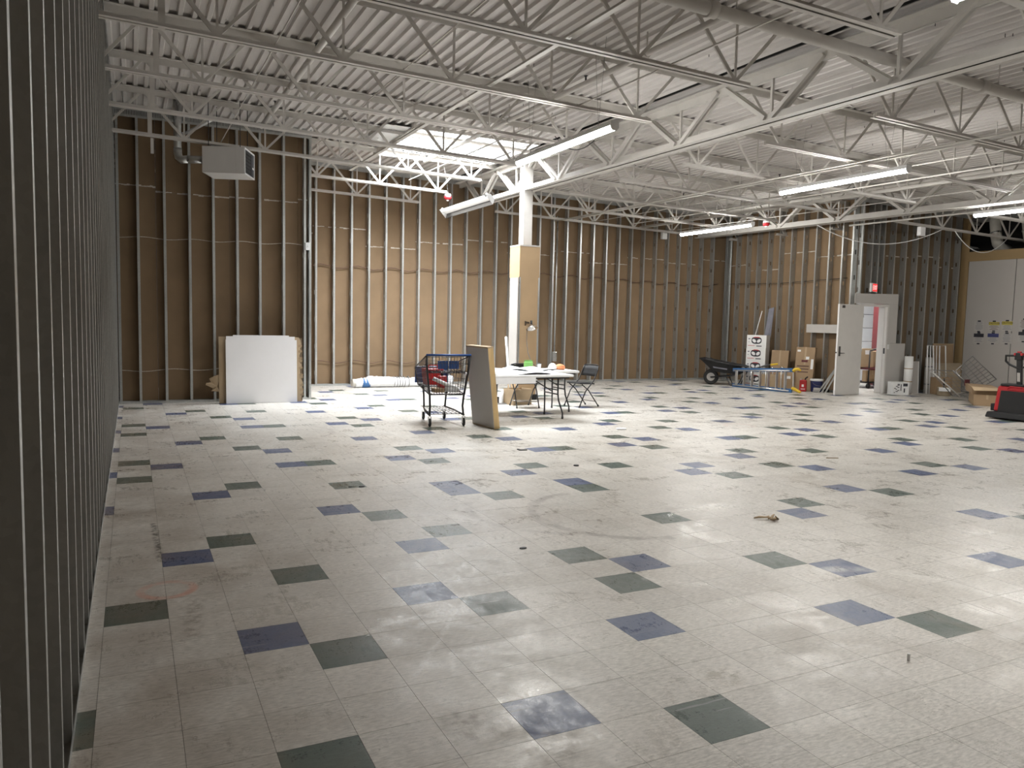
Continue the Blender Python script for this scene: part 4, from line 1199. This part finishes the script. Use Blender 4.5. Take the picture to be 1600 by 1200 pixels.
q = random.Random(6); Mw = wbx.matrix_basis.copy() if False else Matrix.Translation(wbx.location) @ Matrix.Rotation(wbx.rotation_euler.z, 4, 'Z')
b = MB(); vs = []; nx_, ny_ = 9, 6
for jj in range(ny_+1):
    for ii in range(nx_+1):
        u, v = ii/nx_, jj/ny_
        e = min(u, 1-u, v, 1-v)
        z = (.66-.19*u) - .045 + (q.uniform(.03, .13) if e > .05 else 0)
        vs.append(((-.30+1.02*u), (v-.5)*(.60), z))
b.add(vs, [(jj*(nx_+1)+ii, jj*(nx_+1)+ii+1, (jj+1)*(nx_+1)+ii+1, (jj+1)*(nx_+1)+ii) for jj in range(ny_) for ii in range(nx_)])
tag(obj('black_bag', b.xf(Mw), 'black'), 'crumpled black bag heaped in the wheelbarrow tray', 'bag')

# ---- blue fibreglass stepladder lying on its edge
ld = thing('stepladder', 'blue fibreglass stepladder with yellow feet lying on its side', 'ladder', (14.30, 13.80, 0), math.atan2(15.94-13.92, 14.16-14.42))
# local +x along the ladder away from the camera, z across its width
LL = 1.82
def rail(z0, z1, w=.095): return MB().hexa([(0, -.015, z0-w/2), (LL, -.015, z1-w/2*.9), (LL, .015, z1-w/2*.9), (0, .015, z0-w/2)], [(0, -.015, z0+w/2), (LL, -.015, z1+w/2*.9), (LL, .015, z1+w/2*.9), (0, .015, z0+w/2)])
obj('rail', rail(.045, .045), 'blue2', ld); obj('rail', rail(.55, .44), 'blue2', ld)
for k in range(7):
    x = .17+.25*k
    zt = .55-.11*x/LL
    obj('step', MB().b2((x-.012, .0, .06), (x+.012, .075, zt-.02)), 'alu', ld)
b = MB().tube([(.02, .10, .05), (LL*.95, .09, .06)], .018, 8).tube([(.02, .10, .54), (LL*.95, .09, .43)], .018, 8)
obj('rear_rails', b, 'alu', ld)
for k in range(4): obj('rear_brace', MB().tube([(.25+.45*k, .10, .05), (.25+.45*k, .10, .52-.1*(.25+.45*k)/LL)], .012, 6), 'alu', ld)
for k in range(5):
    x = .30+.30*k; zt = .55-.11*x/LL
    obj('spreader_hook', MB().tube([(x, -.02, zt-.10), (x, -.05, zt), (x+.03, -.07, zt+.05), (x+.10, -.05, zt+.06)], .015, 6), 'chrome', ld)
obj('foot', MB().tube([(.0, 0, .52), (-.03, -.05, .57), (-.10, -.08, .58), (-.16, -.08, .55)], [.04, .04, .032, .025], 10), 'yellow', ld)
obj('foot', MB().tube([(.0, 0, .12), (-.05, -.06, .08), (-.14, -.10, .035), (-.18, -.10, .03)], [.04, .04, .03, .024], 10), 'yellow', ld)
obj('foot_strap', MB().bar((-.02, 0, .50), (-.02, -.02, .10), .03, .02, (1, 0, 0)), 'gypsum', ld)

# ---- white boxes with oval logo, stacked
bxw = None
ang = radians(-62)
for k in range(4):
    lab = ['white joint compound box with oval logo, bottom of the stack behind the ladder', 'white joint compound box with oval logo, second from the stack bottom',
           'white joint compound box with oval logo, second from the stack top', 'white joint compound box with oval logo, top of the stack'][k]
    if bxw is None:
        t = thing('logo_box', lab, 'box', (15.04, 15.78, 0), ang, 'stacked white boxes')
        obj('carton_body', MB().b2((-.26, -.16, .001), (.26, .16, .335)), 'white_plastic', t, bevel=.003)
        e = [(.0+math.copysign(abs(cos(a*pi/12))**.7, cos(a*pi/12))*.135, .195+math.copysign(abs(sin(a*pi/12))**.7, sin(a*pi/12))*.092) for a in range(24)]
        obj('logo_oval', MB().prism(e, 1, -.1625, -.160), 'sign_black', t)
        b = MB()
        for s in (-1, 1):
            b.prism([(s*.062+.048*cos(a*pi/8)+.018*sin(a*pi/8)*s, .185+.048*sin(a*pi/8)) for a in range(16)], 1, -.164, -.1625)
        obj('logo_leaves', b, 'white', t)
        obj('logo_arc', MB().prism([(-.10, .262), (-.05, .290), (.05, .290), (.10, .262), (.06, .268), (0, .272), (-.06, .268)], 1, -.1645, -.1625), 'red2', t)
        obj('red_line', MB().b2((-.225, -.162, .05), (-.045, -.160, .062)), 'red2', t)
        obj('size_print', MB().b2((.0, -.162, .035), (.14, -.160, .058)), 'sign_black', t)
        obj('weight_print', MB().b2((-.22, -.162, .22), (-.17, -.160, .25)), 'ink', t); obj('code_print', MB().b2((-.22, -.162, .15), (-.18, -.160, .16)), 'ink', t)
        bxw = t
    else: dup(bxw, (15.04+.004*k, 15.78, .337*k), ang+(.02 if k % 2 else 0), lab)
tag(obj('white_stick', MB().bar((15.12, 16.42, .01), (15.44, 16.10, 2.0), .032, .02), 'white'), 'thin pale stick leaning behind the stacked white boxes', 'stick')
t = thing('grey_plank', 'long dark grey board leaning on the wall behind the white boxes', 'board', (15.30, 15.70, 0))
obj('board', MB().hexa([(-.08, .25, 0), (.09, .12, 0), (.105, .135, 0), (-.065, .265, 0)], [(.05, .06, 2.06), (.13, -.05, 2.10), (.145, -.035, 2.10), (.065, .075, 2.06)]), 'ink', t)
obj('edge_tape', MB().hexa([(.091, .118, .02), (.11, .13, .02), (.11, .14, .02), (.09, .125, .02)], [(.131, -.052, 2.1), (.15, -.04, 2.1), (.15, -.03, 2.1), (.13, -.045, 2.1)]), 'black', t)

# ---- brown cartons leaning on the right rear wall
def carton(label, loc, rz, w, d, h, tilt=0, mat='carton', extras=None):
    t = thing('carton', label, 'box', loc, rz)
    R = Matrix.Rotation(-tilt, 4, 'X')
    obj('body', MB().b2((-w/2, 0, .002), (w/2, d, h)).xf(R), mat, t, bevel=.004)
    obj('tape_strip', MB().b2((-.02, -.0015, h*.6), (.02, 0, h)).b2((-.02, 0, h), (.02, d, h+.0015)).xf(R), 'carton2', t)
    if extras:
        for nm, a, c, mt in extras: obj(nm, MB().b2(a, c).xf(R), mt, t)
    return t
carton('flat brown carton leaning on the wall, left of the printed carton', (15.08, 15.06, .002), radians(-62), .44, .16, .98, .14)
carton('flat brown carton with dark print and white labels, leaning on the wall', (15.06, 14.20, .002), radians(-62), .46, .14, 1.10, .16, 'carton',
       [('print_line', (-.18, -.002, .60), (.11, 0, .635), 'brown_ink'), ('print_line', (-.16, -.002, .53), (.11, 0, .56), 'brown_ink'), ('print_line', (-.16, -.002, .455), (.10, 0, .485), 'brown_ink'),
        ('print_oval', (-.08, -.002, .72), (.07, 0, .775), 'maroon'), ('white_label', (.02, -.003, .79), (.10, -.001, .86), 'white'), ('white_label', (.15, -.003, .55), (.21, -.001, .80), 'white'), ('white_label', (-.20, -.003, .98), (-.12, -.001, 1.03), 'white')])
carton('low brown carton standing in front of the two leaning cartons', (14.82, 14.55, 0), radians(-62), .42, .20, .46, 0, 'carton', [('white_label', (.05, -.003, .28), (.14, -.001, .35), 'white')])
carton('squat brown carton between ladder and white boxes', (14.78, 15.05, 0), radians(-58), .45, .25, .34, 0, 'carton2')
# red can
t = thing('red_can', 'small red fuel can on the floor beside the blue bucket', 'can', (14.90, 14.02, 0), radians(-50))
obj('body', MB().b2((-.085, -.07, 0), (.085, .07, .29)), 'red', t, bevel=.025)
obj('cap', MB().lathe([(.03, .27), (.03, .31), (.025, .315)], (-.05, 0, 0), 10), 'alu', t)
obj('spout', MB().tube([(.04, 0, .27), (.05, 0, .33), (.10, -.01, .37)], .016, 8), 'black', t)
obj('flame_mark', MB().b2((-.03, -.077, .12), (.02, -.0755, .18)).b2((-.05, -.077, .06), (.05, -.0755, .075)), 'white', t)
# blue bucket
t = thing('blue_bucket', 'navy blue pail with white lid and label on the floor', 'bucket', (15.20, 13.88, 0))
obj('pail', MB().lathe([(.12, 0), (.13, .02), (.148, .28), (.150, .285)], (0, 0, 0), 20), 'navy', t)
obj('lid', MB().lathe([(.155, .27), (.158, .30), (.150, .318), (.10, .312)], (0, 0, 0), 20), 'white_plastic', t)
R = Matrix.Rotation(radians(-42), 4, 'Z')
obj('label_print', MB().b2((-.08, -.146, .05), (.07, -.14, .11)).b2((-.09, -.143, .015), (.07, -.135, .04)).xf(R), 'gypsum', t)
obj('bail_handle', MB().tube([(-.15, 0, .25), (-.155, -.05, .20), (-.11, -.11, .165), (0, -.16, .15), (.11, -.11, .165), (.155, -.05, .20), (.15, 0, .25)], .004, 6), 'wire', t)
tag(obj('black_lump', MB().lathe([(.05, 0), (.07, .03), (.06, .06), (.02, .08), (0, .08)], (15.42, 13.75, 0), 9), 'black'), 'small black lump on the floor beside the blue bucket', 'debris')
# metal bars leaning at the wall near the door
for k, (a, c) in enumerate((((15.22, 13.72, .002), (15.46, 13.46, .72)), ((15.28, 13.66, .002), (15.47, 13.42, .66)), ((15.16, 13.78, .002), (15.44, 13.52, .62)))):
    tag(obj('metal_bar', MB().bar(a, c, .035, .035), 'galv'), ['tallest galvanised bar leaning between bucket and door', 'galvanised bar leaning nearest the door leaf', 'shortest galvanised bar leaning nearest the blue bucket'][k], 'bar')
tag(obj('white_plank', MB().b2((XR-.03, 13.25, 1.455), (XR-.004, 14.55, 1.665)), 'gypsum', bevel=.003), 'white plank fixed across the studs left of the open door', 'plank')

# things in the corridor
t = thing('corridor_cart', 'dark cart loaded with cartons in the corridor beyond the door', 'cart', (18.0, 14.55, 0))
obj('shelf', MB().b2((-.5, -.3, .50), (.5, .3, .54)), 'maroon', t)
obj('shelf', MB().b2((-.5, -.3, .14), (.5, .3, .17)), 'black', t)
for x in (-.47, .47):
    for y in (-.27, .27): obj('post', MB().tube([(x, y, .08), (x, y, 1.0)], .018, 8), 'black_metal', t); obj('wheel', MB().lathe([(.0, -.02), (.07, -.02), (.07, .02), (0, .02)], (x, y, .07), 12, Matrix.Rotation(pi/2, 3, 'X')), 'rubber', t)
obj('top_rail', MB().tube([(-.47, -.27, 1.0), (.0, -.3, 1.12), (.47, -.27, 1.0)], .018, 8), 'black_metal', t)
carton('tilted pale carton on the corridor cart shelf', (17.62, 14.42, .56), radians(-12), .40, .30, .50, .1, 'carton2', [('white_label', (-.05, -.003, .34), (.10, -.001, .45), 'white')])
carton('brown carton standing on the corridor floor below the cart shelf', (17.70, 14.30, .18), 0, .50, .12, .30, 0, 'carton')
carton('brown carton beside it on the corridor cart', (18.10, 14.46, .56), radians(8), .32, .30, .42, 0, 'carton')

# ================================================================== RIGHT SIDE PILE (along the door wall and the panelled wall)
# white printed box by the door
t = thing('printed_box', 'white box with black print on the floor right of the door', 'box', (16.80, 12.82, 0), radians(-24))
obj('body', MB().b2((-.20, -.13, 0), (.20, .13, .31)), 'white_plastic', t, bevel=.004)
q = random.Random(2)
b = MB()
for k in range(9): 
    x = -.17+.04*q.randint(0, 2); z = .05+.025*k; b.b2((x, -.132, z), (x+q.uniform(.02, .06), -.1295, z+.017))
b.b2((-.01, -.132, .10), (.01, -.1295, .26))
o = obj('print_marks', b, 'sign_black', t); o['kind'] = 'stuff'
obj('print_block', MB().b2((.05, -.132, .21), (.16, -.1295, .28)), 'sign_black', t)
obj('print_bar', MB().b2((.07, -.132, .06), (.10, -.1295, .16)), 'sign_black', t)
def proll(label, x, y, r, h, mat, bands, bmat):
    t = thing('paper_roll', label, 'roll', (x, y, 0))
    obj('roll', MB().lathe([(.02, 0), (r, 0), (r, h), (.025, h), (.022, h-.03)], (0, 0, 0), 18), mat, t)
    for z in bands: obj('band', MB().lathe([(r+.002, z), (r+.002, z+.022)], (0, 0, 0), 18), bmat, t)
    return t
proll('tall white roll with tan bands standing right of the door', 17.18, 12.86, .10, .93, 'white_plastic', (.30, .62), 'carton2')
proll('grey white roll with dark bands standing inside the wire frames', 17.98, 12.88, .10, .90, 'gypsum', (.22, .66), 'ink')
t = thing('standing_board', 'narrow blue grey panel standing between the two rolls', 'panel', (17.55, 12.93, 0))
obj('panel', MB().b2((-.17, 0, 0), (.12, .02, .80)).xf(Matrix.Rotation(-.04, 4, 'X')), 'panelwall', t)
obj('edge_strip', MB().b2((.12, -.004, 0), (.145, .024, .80)).xf(Matrix.Rotation(-.04, 4, 'X')), 'white', t)
def wframe(label, x0, x1, y, h, dx, mat='white', nv=3):
    t = thing('wire_frame', label, 'frame', ((x0+x1)/2, y, 0))
    w = (x1-x0)/2
    b = MB().tube([(-w, 0, .0), (-w+dx, .05, h), (w+dx, .05, h), (w, 0, 0)], .016, 8, True)
    obj('outer_frame', b, mat, t)
    b = MB()
    for k in range(1, nv+1):
        s = -w+2*w*k/(nv+1); b.tube([(s, 0, .0), (s+dx, .05, h)], .010, 6)
    obj('inner_wire', b, mat, t)
wframe('white metal frame standing left around the grey roll', 17.74, 18.20, 12.74, 1.20, 0, 'white')
wframe('white metal frame standing in front of the brown board, slanting', 17.98, 18.44, 12.70, 1.20, -.08, 'white', 1)
t = thing('brown_board', 'large brown board standing behind the plywood at the right', 'board', (18.72, 12.98, 0))
obj('board', MB().b2((-.42, 0, 0), (.38, .02, 1.25)).xf(Matrix.Rotation(-.05, 4, 'X')), 'carton', t)
obj('cap_edge', MB().b2((-.42, -.003, 1.22), (.38, .023, 1.25)).xf(Matrix.Rotation(-.05, 4, 'X')), 'carton2', t)
t = thing('plywood_sheet', 'plywood sheet leaning low in front of the brown board', 'board', (18.70, 12.80, 0))
obj('sheet', MB().b2((-.50, 0, 0), (.46, .02, .76)).xf(Matrix.Rotation(-.08, 4, 'X')), 'wood2', t)
obj('batten', MB().b2((-.50, -.02, .66), (.46, 0, .74)).xf(Matrix.Rotation(-.08, 4, 'X')), 'wood2', t)
carton('brown carton behind the paint pail at the right', (18.05, 12.50, 0), radians(-15), .46, .2, .42, 0, 'carton')
t = thing('paint_pail', 'brown pail with white label and black stirring stick', 'bucket', (17.72, 12.26, 0))
obj('pail', MB().lathe([(.13, 0), (.15, .02), (.16, .20), (.165, .21), (.155, .21), (.14, .03)], (0, 0, 0), 20), 'wood2', t)
obj('label_print', MB().b2((-.13, -.176, .12), (.12, -.165, .21)).xf(Matrix.Rotation(radians(-50), 4, 'Z')), 'white', t)
obj('stick', MB().bar((.02, .02, .05), (.06, .06, .42), .03, .02), 'black', t)
# tipped grey wire cart
tc = thing('tipped_cart', 'grey wire shopping cart tipped over among the clutter at right', 'shopping cart')
P = lambda x, y, z: (x, y, z)
c0, c1, c2, c3 = (17.05, 11.55, .67), (17.58, 11.52, 1.0), (18.42, 11.45, .46), (17.62, 11.50, .16)
obj('basket_side', bgrid(MB(), c0, c1, c2, c3, 4, 9, .006, .010), 'wire', tc)
obj('basket_side', bgrid(MB(), (16.42, 11.75, .68), (17.00, 11.58, .66), (17.60, 11.5, .18), (17.10, 11.62, .08), 5, 8, .004, .010), 'wire', tc)
obj('basket_floor', bgrid(MB(), (17.10, 11.62, .08), (17.62, 11.5, .16), (17.75, 11.15, .10), (17.15, 11.25, .06), 6, 5, .005, .010), 'wire', tc)
obj('frame_tube', MB().tube([(17.0, 11.58, .67), (17.35, 11.4, .35), (17.62, 11.25, .12), (17.30, 11.15, .05)], .016, 8), 'wire', tc)
obj('frame_tube', MB().tube([(16.50, 11.72, .62), (16.85, 11.55, .30), (17.05, 11.40, .08)], .016, 8), 'gypsum', tc)
for (x, y, z) in ((17.18, 11.18, .062), (17.55, 11.35, .26)):
    k = obj('caster', MB().b2((x-.03, y-.02, z-.01), (x+.03, y+.04, z+.05)), 'alu', tc)
    obj('wheel', MB().lathe([(0, -.015), (.06, -.015), (.06, .015), (0, .015)], (x, y, z), 14, Matrix.Rotation(pi/2, 3, 'X')), 'rubber', k)
obj('plastic_flap', MB().box((17.30, 11.42, .40), (.16, .02, .14)), 'maroon', tc)
# long cartons
carton('long brown carton lying on the floor at the right', (16.34, 10.32, 0), radians(-90+38), .50, 1.15, .24, 0, 'carton')
t = thing('open_carton', 'open long brown carton lid lying on the long carton', 'box', (16.44, 10.40, .243), radians(-50))
obj('lid', MB().hexa([(-.28, -.05, 0), (.28, -.05, 0), (.28, 1.05, 0), (-.28, 1.05, 0)], [(-.30, -.05, .16), (.22, -.05, .14), (.22, 1.05, .14), (-.30, 1.05, .16)]), 'carton', t, bevel=.004)
obj('flap', MB().add([(-.30, -.05, .16), (.22, -.05, .14), (.25, -.20, .10), (-.26, -.18, .08)], [(0, 1, 2, 3)]), 'carton2', t)
# posters
def poster(label, y0, y1, z0, z1, head, hmat, body='ink', frame_text=None):
    t = thing('poster', label, 'poster', (XE-.004, (y0+y1)/2, (z0+z1)/2), -pi/2)
    w, h = abs(y1-y0)/2, (z1-z0)/2
    obj('sheet', MB().b2((-w, -.002, -h), (w, 0, h)), 'gypsum', t)
    if head:
        obj('header_band', MB().b2((-w+.01, -.0035, h*.20), (w-.01, -.002, h*.88)), hmat, t)
        s = frame_text
        if s:
            o = obj('header_word', text_mesh(s, .062, .0005), 'sign_black' if hmat == 'sign_yellow' else 'white', t, (0, -.0045, h*.42), (pi/2, 0, 0))
    q = random.Random(sum(map(ord, label))); b = MB()
    zz = h*.1 if head else h*.85
    while zz > -h*.75:
        l = w*q.uniform(.45, .85); b.b2((-l, -.0032, zz-.008), (l, -.002, zz)); zz -= .03
    obj('text_lines', b, body, t)
    b = MB().b2((-.04, -.004, h-.015), (.04, -.0022, h+.02)).b2((-.035, -.004, -h-.02), (.035, -.0022, -h+.012))
    obj('tape', b, 'sign_black', t)
    return t
poster('white notice without header, upper left of the poster group', 12.79, 12.53, 1.58, 1.84, False, None)
poster('white notice with black header band, lower left of poster group', 12.79, 12.51, 1.27, 1.54, True, 'sign_black')
poster('caution poster with yellow header, upper middle of poster group', 12.42, 12.13, 1.60, 1.84, True, 'sign_yellow', 'maroon', 'CAUTION')
poster('notice with blue black header band, lower middle of poster group', 12.43, 12.13, 1.28, 1.55, True, 'sign_blue')
poster('caution poster with yellow header, upper right of the panel', 12.09, 11.81, 1.60, 1.86, True, 'sign_yellow', 'ink', 'CAUTION')
poster('plain text notice, lower right of the poster group', 12.08, 11.80, 1.29, 1.55, False, None)
poster('pinkish notice at the right edge on the second panel', 11.67, 11.40, 1.64, 1.90, False, None, 'maroon')
poster('notice with black header at the right edge, second panel', 11.67, 11.40, 1.36, 1.61, True, 'sign_black')
# ---- pallet jack
pj = thing('pallet_jack', 'red and black electric pallet jack at the right edge', 'pallet jack', (14.48, 8.54, 0), radians(-86))
# local: -y faces the camera
obj('cowl', MB().hexa([(-.36, -.20, .14), (.36, -.20, .14), (.36, .16, .14), (-.36, .16, .14)], [(-.33, -.15, .60), (.33, -.15, .60), (.33, .12, .60), (-.33, .12, .60)]), 'red2', pj, bevel=.03)
obj('front_cover', MB().hexa([(-.27, -.235, .10), (.27, -.235, .10), (.27, -.19, .10), (-.27, -.19, .10)], [(-.25, -.19, .52), (.25, -.19, .52), (.25, -.14, .52), (-.25, -.14, .52)]), 'black', pj, bevel=.01)
obj('top_cover', MB().b2((-.29, -.15, .60), (.29, .12, .65)), 'black', pj, bevel=.02)
obj('red_emblem', MB().tube([(-.16, -.165, .555), (-.11, -.16, .60), (.11, -.16, .60), (.16, -.165, .555)], .012, 6).bar((-.16, -.175, .55), (.16, -.175, .55), .012, .012), 'red2', pj)
obj('base_bumper', MB().hexa([(-.42, -.36, .025), (.42, -.36, .025), (.40, .25, .025), (-.40, .25, .025)], [(-.40, -.33, .13), (.40, -.33, .13), (.40, .25, .13), (-.40, .25, .13)]), 'black', pj, bevel=.02)
obj('side_cowl', MB().b2((-.46, -.10, .13), (-.37, .22, .26)), 'black', pj, bevel=.01); obj('side_cowl', MB().b2((.37, -.10, .13), (.46, .22, .26)), 'black', pj, bevel=.01)
obj('tiller_arm', MB().bar((0, -.06, .62), (0, -.12, 1.10), .09, .055, (0, 1, 0)), 'black_metal', pj, bevel=.01)
obj('arm_label', MB().bar((0, -.102, .70), (0, -.124, .86), .05, .004, (0, 1, 0)), 'gypsum', pj)
obj('handle_loop', MB().tube([(0, -.11, .93), (-.16, -.13, 1.00), (-.225, -.14, 1.06), (-.225, -.15, 1.16), (-.06, -.15, 1.165), (.06, -.15, 1.165), (.225, -.15, 1.16), (.225, -.14, 1.06), (.16, -.13, 1.0)], .020, 8, True), 'black', pj)
obj('control_head', MB().b2((-.06, -.19, 1.09), (.06, -.10, 1.22)), 'black', pj, bevel=.012)
obj('red_button', MB().b2((-.075, -.19, 1.17), (-.03, -.13, 1.215)).b2((.03, -.19, 1.17), (.075, -.13, 1.215)).b2((-.03, -.17, 1.22), (.03, -.12, 1.245)), 'red2', pj, bevel=.006)
for s in (-1, 1):
    obj('fork', MB().b2((s*.19-.08, .25, .06), (s*.19+.08, 1.35, .11)), 'red2', pj, bevel=.01)
    obj('load_wheel', MB().lathe([(0, -.04), (.04, -.04), (.04, .04), (0, .04)], (s*.19, 1.2, .04), 12, Matrix.Rotation(pi/2, 3, 'Y')), 'rubber', pj)
    obj('drive_wheel', MB().lathe([(0, -.03), (.06, -.03), (.06, .03), (0, .03)], (s*.33, .05, .06), 14, Matrix.Rotation(pi/2, 3, 'Y')), 'rubber', pj)

# ================================================================== FLOOR DEBRIS
def scrap(name, label, x, y, pts, h, mat):
    b = MB().prism(pts, 2, 0.0005, h)
    tag(obj(name, b, mat, None, (x, y, 0)), label, 'debris')
scrap('floor_speck', 'small dark round cap on the floor in front of the tables', 4.43, 7.36, [(.03*cos(a), .03*sin(a)) for a in [k*pi/5 for k in range(10)]], .012, 'black')
scrap('floor_speck', 'black spot of debris at the right corner of a green tile, mid left', 1.93, 7.12, [(.028*cos(a), .02*sin(a)) for a in [k*pi/5 for k in range(10)]], .008, 'black')
scrap('floor_speck', 'smaller black speck beside it on the green tile, mid left', 1.83, 7.15, [(.02*cos(a), .014*sin(a)) for a in [k*pi/5 for k in range(10)]], .006, 'black')
scrap('dark_chip', 'dark oval chip on the floor left of the wheel arc marks', 2.46, 4.78, [(.028*cos(a), .018*sin(a)) for a in [k*pi/5 for k in range(10)]], .006, 'black')
scrap('bent_clip', 'bent dark clip on the floor in front of the front table', 4.28, 8.48, [(0, 0), (.10, -.02), (.10, 0), (.03, .015), (.02, .07), (0, .07)], .01, 'black')
scrap('white_scrap', 'white paper scraps on the floor right of the tables', 6.50, 9.64, [(0, 0), (.14, -.03), (.19, .04), (.10, .10), (.03, .08)], .02, 'paper_sheet')
q = random.Random(21); b = MB()
for k in range(5):
    pts = []; x, y, z = q.uniform(-.05, .05), q.uniform(-.03, .03), .01
    for m_ in range(5):
        pts.append((x, y, z)); x += q.uniform(-.05, .05); y += q.uniform(-.04, .04); z = max(.006, z+q.uniform(-.02, .025))
    b.tube(pts, [.006, .012, .008, .011, .005], 5)
tag(obj('tape_scrap', b, 'carton2', None, (4.78, 4.71, 0)), 'crumpled tan tape scrap on the right part of the floor', 'debris')
scrap('splinter', 'thin wood splinter on the floor at the right', 7.64, 6.76, [(0, 0), (.14, -.06), (.145, -.05), (.01, .015)], .008, 'carton')
scrap('small_plug', 'small white plug standing on the near right floor', 3.37, 2.42, [(.007*cos(a), .007*sin(a)) for a in [k*pi/4 for k in range(8)]], .035, 'white')
